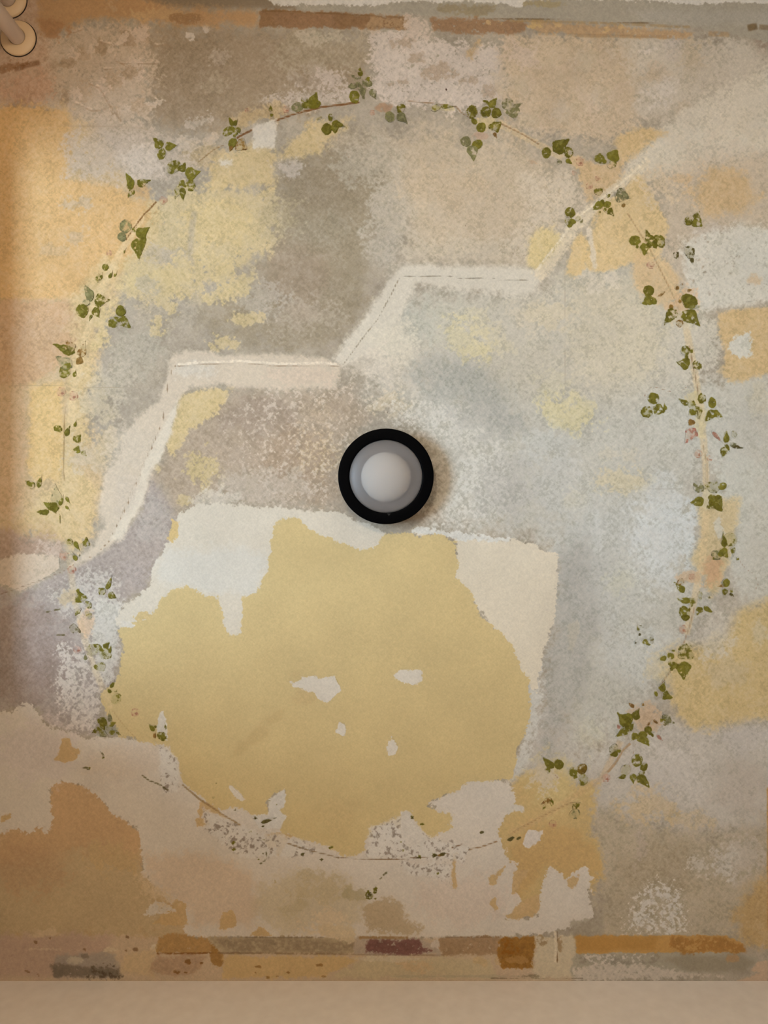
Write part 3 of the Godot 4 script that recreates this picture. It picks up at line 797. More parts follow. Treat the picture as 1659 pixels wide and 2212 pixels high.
func paint_borders() -> void:
	rag = 1.3
	# top: grey rim, brown line, warm remains
	lay(pl([520, -30, 1720, -30, 1720, 102, 1480, 56, 1350, 52, 1100, 42, 830, 30, 690, 26, 570, 16]), [172, 164, 148], 3, 5, 3)
	lay(pl([1360, 20, 1720, 20, 1720, 60, 1560, 52, 1400, 48]), [178, 172, 160], 10, 8, 3, 0.7)
	lay(pl([320, -30, 600, -30, 640, 20, 350, 16, 310, 4]), [142, 126, 104], 8, 6, 3, 0.9)
	cloud(1010, 20, 80, 12, [152, 138, 108], 0.7)
	cloud(1170, 8, 60, 8, [170, 154, 116], 0.7)
	lay(pl([80, -10, 300, -12, 380, 18, 560, 22, 560, 54, 380, 52, 300, 42, 190, 40, 110, 78, 80, 60]), [192, 152, 106], 12, 10, 4)
	cloud(340, 30, 70, 16, [204, 166, 114], 0.7)
	cloud(240, 15, 16, 14, [190, 168, 140], 0.5)
	cloud(120, 60, 30, 26, [170, 124, 84], 0.6)
	cloud(400, 38, 40, 12, [150, 118, 84], 0.7, 0, 0.5, 0.2)
	lay(pl([560, 20, 700, 26, 880, 34, 884, 64, 780, 60, 560, 58]), [150, 112, 74], 3, 4, 3, 0.95, 0.15)
	lay(pl([595, 24, 720, 30, 725, 58, 620, 58, 590, 50]), [152, 120, 90], 5, 5, 4, 0.8, 0.15, 0.1)
	lay(pl([800, 34, 890, 34, 884, 62, 790, 60]), [182, 150, 110], 4, 5, 4, 0.7, 0.15, 0.3)
	lay(pl([930, 38, 1090, 42, 1140, 48, 1130, 72, 1000, 72, 935, 66]), [160, 122, 86], 4, 6, 4, 0.9, 0.15, 0.15)
	lay(pl([1140, 44, 1330, 56, 1500, 70, 1480, 84, 1330, 76, 1150, 70]), [188, 154, 112], 5, 6, 5, 0.9, 0.12, 0.1)
	cloud(1152, 56, 13, 13, [206, 168, 104], 0.95, 0, 0.3)
	for p in [[1055, 48, 8], [1080, 46, 9], [1205, 52, 10], [1340, 58, 8], [1310, 62, 9]]:
		cloud(p[0], p[1], p[2], p[2] * 0.7, [208, 168, 110], 0.8, 0, 0.4)
	line([560, 22, 700, 28, 880, 38], 3.0, [128, 98, 66], 0.7, 0.15, 1.2)
	line([1240, 76, 1380, 78, 1450, 80], 6.0, [172, 136, 92], 0.5, 0.2, 2)
	line([960, 36, 1100, 40, 1270, 44, 1400, 50, 1480, 56], 3.5, [118, 100, 74], 0.75, 0.2, 1.2)
	line([1100, 44, 1270, 48, 1490, 58], 5.0, [166, 140, 98], 0.6, 0.3, 1.5)
	line([1530, 72, 1575, 74], 9.0, [176, 148, 112], 0.7, 0.1, 2.5)
	line([1615, 60, 1635, 56], 12.0, [118, 96, 64], 0.8, 0.1, 2.5)
	line([1640, 58, 1700, 62], 10.0, [140, 122, 96], 0.8, 0.1, 2)
	lay(pl([872, 30, 905, 36, 930, 60, 940, 90, 880, 80]), [206, 190, 174], 5, 8, 6, 0.85, 0.1, 0.15)
	lay(pl([575, -30, 1720, -30, 1720, 8, 1560, 5, 1480, 7, 1420, 2, 1180, -4, 1122, 0, 1130, 14, 1110, 14, 1085, 6, 960, 2, 900, 2, 820, 8, 760, 12, 690, 8, 620, 12, 585, 6]), [218, 212, 202], 2, 5, 3)
	# foot: grey strip, brown line, ochre fields
	lay(pl([-60, 2026, 130, 2018, 300, 2022, 400, 2030, 1240, 2024, 1240, 2130, -60, 2130]), [198, 178, 152], 6, 6, 4)
	lay(pl([-60, 2022, 130, 2016, 240, 2024, 230, 2060, 160, 2112, -60, 2112]), [186, 162, 144], 12, 10, 5, 0.9)
	lay(pl([120, 2062, 250, 2058, 258, 2100, 240, 2112, 120, 2110]), [164, 154, 142], 6, 7, 4, 0.9)
	lay(pl([108, 2084, 150, 2082, 200, 2088, 255, 2092, 262, 2108, 118, 2110]), [124, 112, 98], 4, 6, 5, 0.9, 0.15, 0.12)
	lay(pl([200, 2088, 250, 2084, 262, 2112, 180, 2112]), [92, 80, 66], 3, 6, 5, 0.8, 0.2, 0.6)
	cloud(160, 2074, 18, 10, [196, 186, 166], 0.7)
	cloud(184, 2064, 10, 5, [130, 120, 108], 0.8)
	lay(pl([80, 2012, 110, 2002, 130, 2012, 130, 2020, 60, 2022]), [206, 186, 154], 3, 4, 2, 0.8)
	line([60, 2048, 110, 2050, 132, 2050], 4, [206, 186, 162], 0.7, 0.1, 1.5)
	for p in [[108, 2025, 5], [76, 2034, 6], [182, 2050, 6], [272, 2052, 6], [292, 2051, 8], [275, 2024, 5], [20, 2106, 6], [58, 2098, 6], [82, 2104, 5], [96, 2060, 4]]:
		cloud(p[0], p[1], p[2], p[2] * 0.6, [126, 98, 70], 0.75, 30, 0.5)
	cloud(245, 2050, 26, 5, [208, 194, 166], 0.8)
	cloud(335, 2048, 10, 8, [212, 202, 182], 0.8)
	lay(pl([268, 2060, 335, 2050, 330, 2110, 260, 2100]), [204, 182, 146], 5, 5, 3, 0.8)
	lay(pl([345, 2024, 362, 2018, 400, 2018, 430, 2024, 470, 2030, 476, 2058, 340, 2058, 338, 2048]), [188, 144, 82], 2, 4, 3, 1.0, 0.15, 0.05)
	line([338, 2059, 420, 2059, 480, 2056], 4.0, [124, 84, 46], 0.85, 0.1, 1.0)
	lay(pl([455, 2030, 470, 2030, 482, 2060, 486, 2080, 476, 2088, 458, 2082, 452, 2060]), [170, 122, 56], 2, 4, 3, 0.9, 0.15)
	lay(pl([340, 2064, 450, 2062, 420, 2100, 400, 2108, 322, 2098, 326, 2082]), [178, 152, 126], 4, 6, 5, 0.85, 0.15, 0.15)
	for p in [[404, 2076, 7], [382, 2098, 7], [400, 2100, 4], [436, 2078, 5]]:
		cloud(p[0], p[1], p[2], p[2] * 0.7, [128, 92, 52], 0.8, 0, 0.5)
	lay(pl([450, 2022, 760, 2024, 770, 2060, 480, 2060, 458, 2040]), [176, 160, 132], 2.5, 5, 4, 1.0, 0.15, 0.04)
	lay(pl([470, 2030, 540, 2026, 660, 2028, 770, 2034, 760, 2056, 500, 2056]), [146, 130, 108], 5, 8, 6, 0.75, 0.2, 0.42)
	line([470, 2058, 600, 2059, 770, 2060, 960, 2063], 3.5, [130, 108, 84], 0.8, 0.15, 1.2)
	line([500, 2022, 560, 2024, 700, 2024], 2.5, [126, 112, 92], 0.6, 0.25, 1.2)
	lay(pl([695, 2020, 680, 1995, 760, 1998, 768, 2030, 752, 2036, 720, 2028]), [204, 188, 158], 3, 5, 3, 0.85)
	lay(pl([770, 2024, 900, 2026, 950, 2040, 950, 2062, 760, 2060]), [178, 164, 148], 3, 5, 4, 0.9)
	lay(pl([798, 2028, 860, 2030, 905, 2028, 912, 2044, 940, 2054, 900, 2062, 790, 2056, 790, 2040]), [124, 88, 82], 3, 5, 4, 0.95, 0.2, 0.12)
	line([775, 2024, 830, 2024, 880, 2025], 5, [160, 124, 76], 0.8, 0.15, 1.5)
	cloud(945, 2040, 18, 10, [206, 196, 184], 0.8)
	lay(pl([950, 2024, 1080, 2022, 1080, 2062, 960, 2062, 950, 2050]), [164, 138, 108], 3, 5, 4, 1.0, 0.15, 0.08)
	line([960, 2024, 1020, 2022, 1085, 2022], 3, [134, 110, 82], 0.7, 0.1, 1.2)
	lay(pl([480, 2064, 780, 2066, 760, 2082, 740, 2092, 700, 2110, 480, 2112]), [206, 176, 122], 4, 6, 4, 0.9)
	for p in [[556, 2087, 9], [552, 2101, 5], [622, 2100, 5], [690, 2084, 9], [700, 2109, 7], [575, 2110, 8], [600, 2107, 5]]:
		cloud(p[0], p[1], p[2], 3, [150, 106, 48], 0.8, 8, 0.5)
	lay(pl([745, 2090, 790, 2068, 1060, 2070, 1070, 2112, 700, 2112]), [196, 182, 150], 5, 6, 4, 0.9)
	cloud(900, 2085, 50, 12, [204, 172, 130], 0.6, 8, 0.5, 0.3)
	cloud(1035, 2076, 20, 10, [200, 172, 126], 0.7, 0, 0.4)
	cloud(1075, 2075, 12, 10, [198, 170, 124], 0.7, 0, 0.4)
	cloud(830, 2070, 90, 6, [208, 198, 176], 0.6)
	lay(pl([1078, 2030, 1090, 2024, 1152, 2022, 1158, 2040, 1152, 2062, 1148, 2072, 1152, 2090, 1082, 2092, 1080, 2070, 1072, 2058]), [164, 112, 40], 2.5, 4, 3, 1.0, 0.2)
	cloud(1100, 2046, 22, 18, [138, 88, 30], 0.6, 0, 0.5, 0.3)
	cloud(1115, 2072, 26, 8, [186, 136, 66], 0.7, 0, 0.5)
	lay(pl([1158, 2024, 1245, 2020, 1245, 2112, 1150, 2112, 1156, 2070]), [206, 194, 168], 4, 6, 4, 0.95)
	cloud(1172, 2034, 14, 12, [150, 124, 90], 0.7, 0, 0.5, 0.35)
	cloud(1208, 2040, 8, 18, [160, 128, 88], 0.7, 0, 0.5, 0.2)
	cloud(1140, 2108, 34, 5, [134, 120, 96], 0.8, -6, 0.5, 0.1)
	lay(pl([1244, 2056, 1580, 2056, 1640, 2068, 1630, 2086, 1520, 2100, 1240, 2114, 1230, 2100]), [172, 164, 146], 4, 6, 5)
	lay(pl([1250, 2058, 1430, 2058, 1420, 2080, 1360, 2085, 1300, 2090, 1250, 2080]), [140, 132, 118], 5, 8, 6, 0.6, 0.1, 0.4)
	lay(pl([1260, 2062, 1410, 2060, 1400, 2072, 1270, 2074]), [210, 202, 190], 4, 8, 6, 0.8, 0.1, 0.5)
	lay(pl([1240, 2090, 1300, 2080, 1380, 2085, 1490, 2100, 1560, 2108, 1240, 2118]), [206, 196, 182], 5, 8, 6, 0.85, 0.1, 0.2)
	lay(pl([1420, 2066, 1600, 2062, 1630, 2078, 1600, 2098, 1540, 2100, 1480, 2095]), [154, 144, 124], 8, 8, 5, 0.8)
	cloud(1580, 2070, 20, 8, [196, 148, 92], 0.7)
	lay(pl([1232, 1990, 1300, 1978, 1300, 2018, 1240, 2022]), [166, 156, 138], 4, 6, 5, 0.85, 0.1, 0.1)
	lay(pl([1243, 2021, 1570, 2020, 1600, 2034, 1612, 2056, 1244, 2058]), [206, 152, 72], 1.6, 2.5, 2, 1.0, 0.06)
	lay(pl([1244, 2022, 1420, 2022, 1410, 2050, 1244, 2054]), [186, 132, 54], 8, 5, 2, 0.6, 0.06)
	lay(pl([1450, 2026, 1560, 2024, 1602, 2040, 1612, 2056, 1470, 2056, 1450, 2044]), [168, 112, 46], 4, 7, 5, 0.7, 0.15, 0.35)
	lay(pl([1640, 2100, 1620, 2096, 1636, 2076, 1662, 2072, 1720, 2070, 1720, 2130, 1560, 2130]), [200, 176, 150], 3, 4, 2)
	line([1199, 2010, 1201, 2040, 1200, 2078], 6, [220, 208, 184], 0.9, 0.0, 1.5)
	line([1203, 2010, 1205, 2040, 1203, 2078], 2.2, [112, 84, 54], 0.8, 0.05, 0.8)
	line([-60, 2114, 400, 2115, 800, 2116, 1240, 2116, 1720, 2116], 4, [206, 184, 158], 0.5, 0.1, 1.5)
	cloud(1000, 2108, 200, 3, [170, 160, 138], 0.5)
	line([1060, 2112, 1200, 2114, 1260, 2112], 2, [110, 96, 76], 0.6, 0.2)

# ---------------------------------------------------------------- the wreath
# [label, round leaves, pointed leaves] of each sprig; base x, y, tip x, y, width, wear
func paint_wreath() -> void:
	rag = 1.0
	# pale track of the vanished stem, then what is left of it
	for a in [[310, 465, 262, 540, 225, 610, 198, 680, 175, 760, 160, 840, 150, 930], [1380, 470, 1430, 580, 1462, 640, 1480, 700, 1500, 800, 1515, 900, 1524, 1010, 1526, 1100, 1518, 1200, 1500, 1290, 1482, 1370], [1075, 265, 1160, 310, 1215, 340]]:
		line(a, 13, [224, 198, 150], 0.55, 0.1, 2.5)
	line([150, 930, 144, 1000, 140, 1060, 146, 1150, 152, 1230, 160, 1290, 182, 1380, 206, 1450, 240, 1530], 12, [218, 194, 146], 0.35, 0.15, 3)
	line([1340, 1600, 1300, 1680, 1240, 1720, 1160, 1770, 1100, 1800], 12, [208, 172, 122], 0.4, 0.15, 3)
	stem([777, 220, 735, 226, 693, 231, 645, 243, 592, 261], 3.2, [124, 84, 48], 0.9)
	stem([545, 280, 528, 288, 510, 298], 3.5, [118, 78, 44], 0.9)
	stem([483, 313, 462, 322, 442, 338, 425, 352], 2.0, [146, 112, 66], 0.7)
	stem([338, 434, 322, 452, 311, 462, 290, 490, 270, 519], 2.6, [124, 84, 44], 0.85)
	stem([880, 218, 930, 222, 985, 230, 996, 243, 1017, 255], 2.4, [150, 118, 84], 0.7)
	stem([1078, 265, 1105, 278, 1133, 292, 1165, 312], 2.6, [152, 118, 84], 0.7)
	stem([1355, 460, 1380, 500, 1400, 530, 1430, 590, 1460, 650, 1478, 700], 2.2, [176, 136, 92], 0.65)
	stem([1488, 745, 1497, 790, 1502, 815, 1510, 860], 2.4, [150, 116, 84], 0.6)
	stem([1518, 960, 1526, 1000, 1526, 1060], 2.4, [158, 132, 98], 0.5)
	stem([1500, 1310, 1490, 1350, 1476, 1390], 2.4, [164, 126, 92], 0.6)
	stem([1450, 1447, 1436, 1465, 1425, 1480], 2.2, [156, 118, 76], 0.6)
	stem([1362, 1604, 1345, 1620, 1330, 1646, 1312, 1668], 4.0, [178, 136, 86], 0.7)
	stem([1240, 1730, 1180, 1758, 1130, 1785, 1105, 1800], 1.8, [150, 112, 66], 0.6)
	stem([140, 880, 137, 960, 136, 1020, 140, 1040], 2.4, [154, 118, 66], 0.5, 0.3)
	stem([391, 1692, 430, 1725, 480, 1758, 521, 1783], 3.0, [148, 122, 84], 0.75)
	stem([619, 1820, 660, 1834, 701, 1844, 733, 1852], 2.6, [132, 108, 78], 0.75)
	stem([733, 1852, 800, 1855, 857, 1855, 920, 1850, 968, 1843], 2.2, [124, 98, 70], 0.8)
	stem([975, 1830, 1000, 1822], 2.4, [118, 88, 60], 0.8)
	stem([1011, 1834, 1040, 1828, 1074, 1816], 2.4, [142, 106, 66], 0.8)
	stem([240, 1530, 262, 1560, 285, 1585, 305, 1604], 2.0, [176, 138, 84], 0.5)
	# fine tendrils
	for a in [[721, 290, 716, 303, 703, 308, 702, 318, 710, 330, 722, 338], [733, 318, 745, 325, 752, 340], [1498, 790, 1495, 815, 1486, 832, 1470, 845], [1450, 845, 1436, 842, 1418, 836, 1408, 834, 1395, 848, 1386, 868], [1434, 838, 1432, 828, 1440, 820],
			[1597, 1210, 1610, 1228, 1630, 1240, 1637, 1262, 1630, 1275], [1372, 1606, 1366, 1630, 1358, 1650, 1362, 1662], [1198, 1672, 1205, 1680], [1075, 1753, 1077, 1762], [1400, 920, 1385, 918, 1374, 922]]:
		line(a, 1.6, [146, 116, 92], 0.65, 0.2)
	# smears of leaves almost gone
	for p in [[1050, 262, 24, 22, LEMON], [828, 232, 22, 9, [176, 132, 96]], [1037, 293, 22, 11, [186, 156, 134]], [955, 232, 30, 8, [206, 190, 140]], [1495, 860, 20, 20, [204, 190, 146]], [1515, 910, 16, 40, [212, 200, 160]], [1470, 655, 34, 40, [222, 184, 140]],
			[1395, 1550, 36, 34, [206, 170, 130]], [1535, 1225, 20, 36, [210, 162, 116]], [1490, 1245, 34, 14, [206, 176, 140]], [185, 1345, 16, 40, [212, 180, 146]], [230, 1575, 26, 14, [150, 150, 134]], [1480, 690, 30, 24, [212, 204, 180]], [1530, 1080, 16, 30, [206, 198, 168]],
			[1150, 350, 10, 6, [190, 160, 130]], [300, 415, 30, 20, [206, 160, 100]], [150, 1290, 26, 20, [196, 176, 140]], [455, 300, 18, 14, [200, 186, 170]]]:
		cloud(p[0], p[1], p[2], p[3], p[4], 0.65, 0, 0.5, 0.12)
	for p in [[546, 268, 595, 258, 592, 318, 545, 322], [473, 346, 500, 345, 500, 357, 474, 358]]:
		lay(pl(p), [214, 206, 192], 4, 6, 4, 0.9, 0.05, 0.08)
	for a in SPRIGS_TOP + SPRIGS_RIGHT + SPRIGS_LEFT + SPRIGS_FOOT:
		sprig += 1
		labels[sprig] = a[0]
		for v in a[1]:
			lv(v, v[6] if v.size() > 6 else OLIVE)
		for v in a[2]:
			lf(v, v[6] if v.size() > 6 else OLIVE)
	sprig = 0
	for b in [[618, 236, 8], [533, 238, 4], [804, 243, 6], [1252, 349, 9], [1240, 374, 6], [1405, 572, 8], [1508, 979, 9], [1532, 990, 6], [1494, 1245, 7], [1474, 1358, 9], [1309, 1679, 9], [1194, 1779, 8], [352, 432, 9], [132, 846, 10], [158, 855, 10], [138, 1200, 10], [155, 1230, 9], [167, 1402, 9], [292, 1538, 9], [236, 546, 6], [1290, 385, 5], [1272, 402, 7]]:
		bud(b[0], b[1], b[2], [162, 104, 84] if int(b[0]) % 2 else [168, 114, 86])
	# last flecks of the foot of the wreath
	for p in [[504, 1819, 5], [504, 1834, 5], [566, 1785, 4], [550, 1766, 5], [588, 1735, 3], [597, 1737, 3], [573, 1722, 3], [582, 1728, 3], [653, 1844, 5], [714, 1829, 6], [694, 1856, 4], [904, 1852, 6], [938, 1847, 6], [956, 1844, 7], [864, 1819, 4], [890, 1765, 4], [912, 1779, 5], [1040, 1797, 5], [810, 1918, 6], [797, 1932, 6], [810, 1940, 4],
			[945, 1886, 4], [820, 1908, 3], [870, 1836, 4], [558, 1856, 4], [480, 1752, 3], [508, 1748, 3], [540, 1795, 3], [556, 1800, 3], [1103, 1811, 9], [1120, 1810, 6], [570, 1812, 4], [466, 1690, 3], [460, 1722, 3], [191, 1660, 4], [192, 1658, 3], [222, 1636, 3]]:
		lay(oval(p[0], p[1], p[2], p[2] * 0.55, -20), DARK if int(p[0]) % 3 else OLIVE, 0.8, 1.5, 1.5, 0.9, 0.2, 0.15)
	for a in [[98, 1322, 130, 1314], [214, 1618, 222, 1630, 224, 1638], [176, 1660, 186, 1656, 192, 1661], [118, 1370, 140, 1371], [1505, 885, 1509, 905], [305, 1672, 320, 1684, 345, 1694, 365, 1708], [840, 1880, 826, 1890, 820, 1900], [566, 1845, 575, 1836, 574, 1856, 560, 1866]]:
		line(a, 3.0, DARK, 0.75, 0.3)
	for a in [[1519, 590, 1522, 604], [1530, 592, 1530, 602], [1541, 590, 1550, 605], [1532, 612, 1550, 615, 1556, 613], [1572, 588, 1582, 589], [1574, 650, 1582, 645], [1610, 652, 1625, 650], [1565, 560, 1568, 572], [1520, 632, 1534, 634]]:
		line(a, 2.2, [166, 160, 146], 0.6, 0.2)

var labels := {}
const SPRIGS_TOP := [
	["upright pine-like sprig at the crown of the wreath", [[776, 205, 754, 209, 22, 1], [772, 185, 752, 187, 10, 3, GREYGREEN], [785, 178, 805, 182, 12, 2, GREYGREEN]], [[779, 165, 777, 142, 10, 1], [778, 180, 757, 160, 16, 4, GREYGREEN], [788, 172, 803, 166, 9, 3], [783, 170, 786, 220, 16, 3, GREYGREEN], [800, 192, 812, 214, 14, 7, GREYGREEN]]],
	["dense sprig of three leaves lying on the brown stem", [[655, 230, 628, 236, 18, 1, GREYGREEN], [665, 225, 694, 224, 14, 1], [648, 228, 692, 226, 13, 1]], [[672, 226, 685, 193, 16, 0], [655, 222, 650, 206, 6, 4], [664, 222, 660, 208, 6, 4]]],
	["tiny sprig at the end of the brown stem", [[588, 252, 584, 244, 6, 3]], [[583, 241, 584, 227, 8, 0]]],
	["small three-lobed sprig hanging under the brown stem", [[708, 264, 702, 292, 18, 0], [714, 263, 713, 244, 9, 3], [682, 258, 696, 252, 5, 3]], [[715, 265, 748, 275, 15, 0], [719, 268, 724, 288, 18, 3]]],
	["ragged sprig left of the white plaster patch", [[508, 275, 480, 292, 15, 2], [508, 298, 495, 318, 15, 2]], [[503, 274, 491, 249, 8, 1], [504, 272, 514, 256, 9, 2], [508, 275, 506, 302, 12, 4], [512, 275, 521, 290, 9, 2], [512, 305, 536, 322, 26, 6, BROWN], [500, 315, 496, 328, 8, 5, BROWN]]],
	["small grey-green sprig just right of the crown", [[851, 246, 831, 257, 20, 0, GREYGREEN], [858, 243, 872, 225, 14, 4]], [[856, 246, 880, 268, 18, 1, GREYGREEN]]],
	["faded flat sprig on the pale stretch of stem", [[930, 238, 952, 229, 12, 6]], [[950, 230, 986, 229, 8, 5]]],
	["crowded sprig with a yellow ground at upper right", [[1030, 246, 1006, 240, 24, 4], [1036, 243, 1062, 240, 20, 1], [1060, 240, 1083, 246, 19, 1], [1029, 259, 1018, 265, 14, 0], [1036, 264, 1043, 285, 17, 0]], [[1056, 232, 1075, 209, 15, 1], [1055, 225, 1040, 214, 9, 3], [1064, 264, 1074, 286, 24, 5], [1066, 285, 1073, 299, 7, 2, BROWN]]],
	["half rubbed grey-green leaf pair at upper right", [[1103, 234, 1086, 216, 22, 6, GREYGREEN]], [[1104, 234, 1130, 222, 11, 5, GREYGREEN], [1104, 232, 1113, 260, 26, 1, GREYGREEN]]],
	["clean three-leaf sprig hanging inside the upper right", [[1016, 311, 993, 301, 19, 1, GREYGREEN], [1019, 313, 1043, 307, 17, 0]], [[1016, 314, 1023, 348, 20, 2, GREYGREEN]]]]
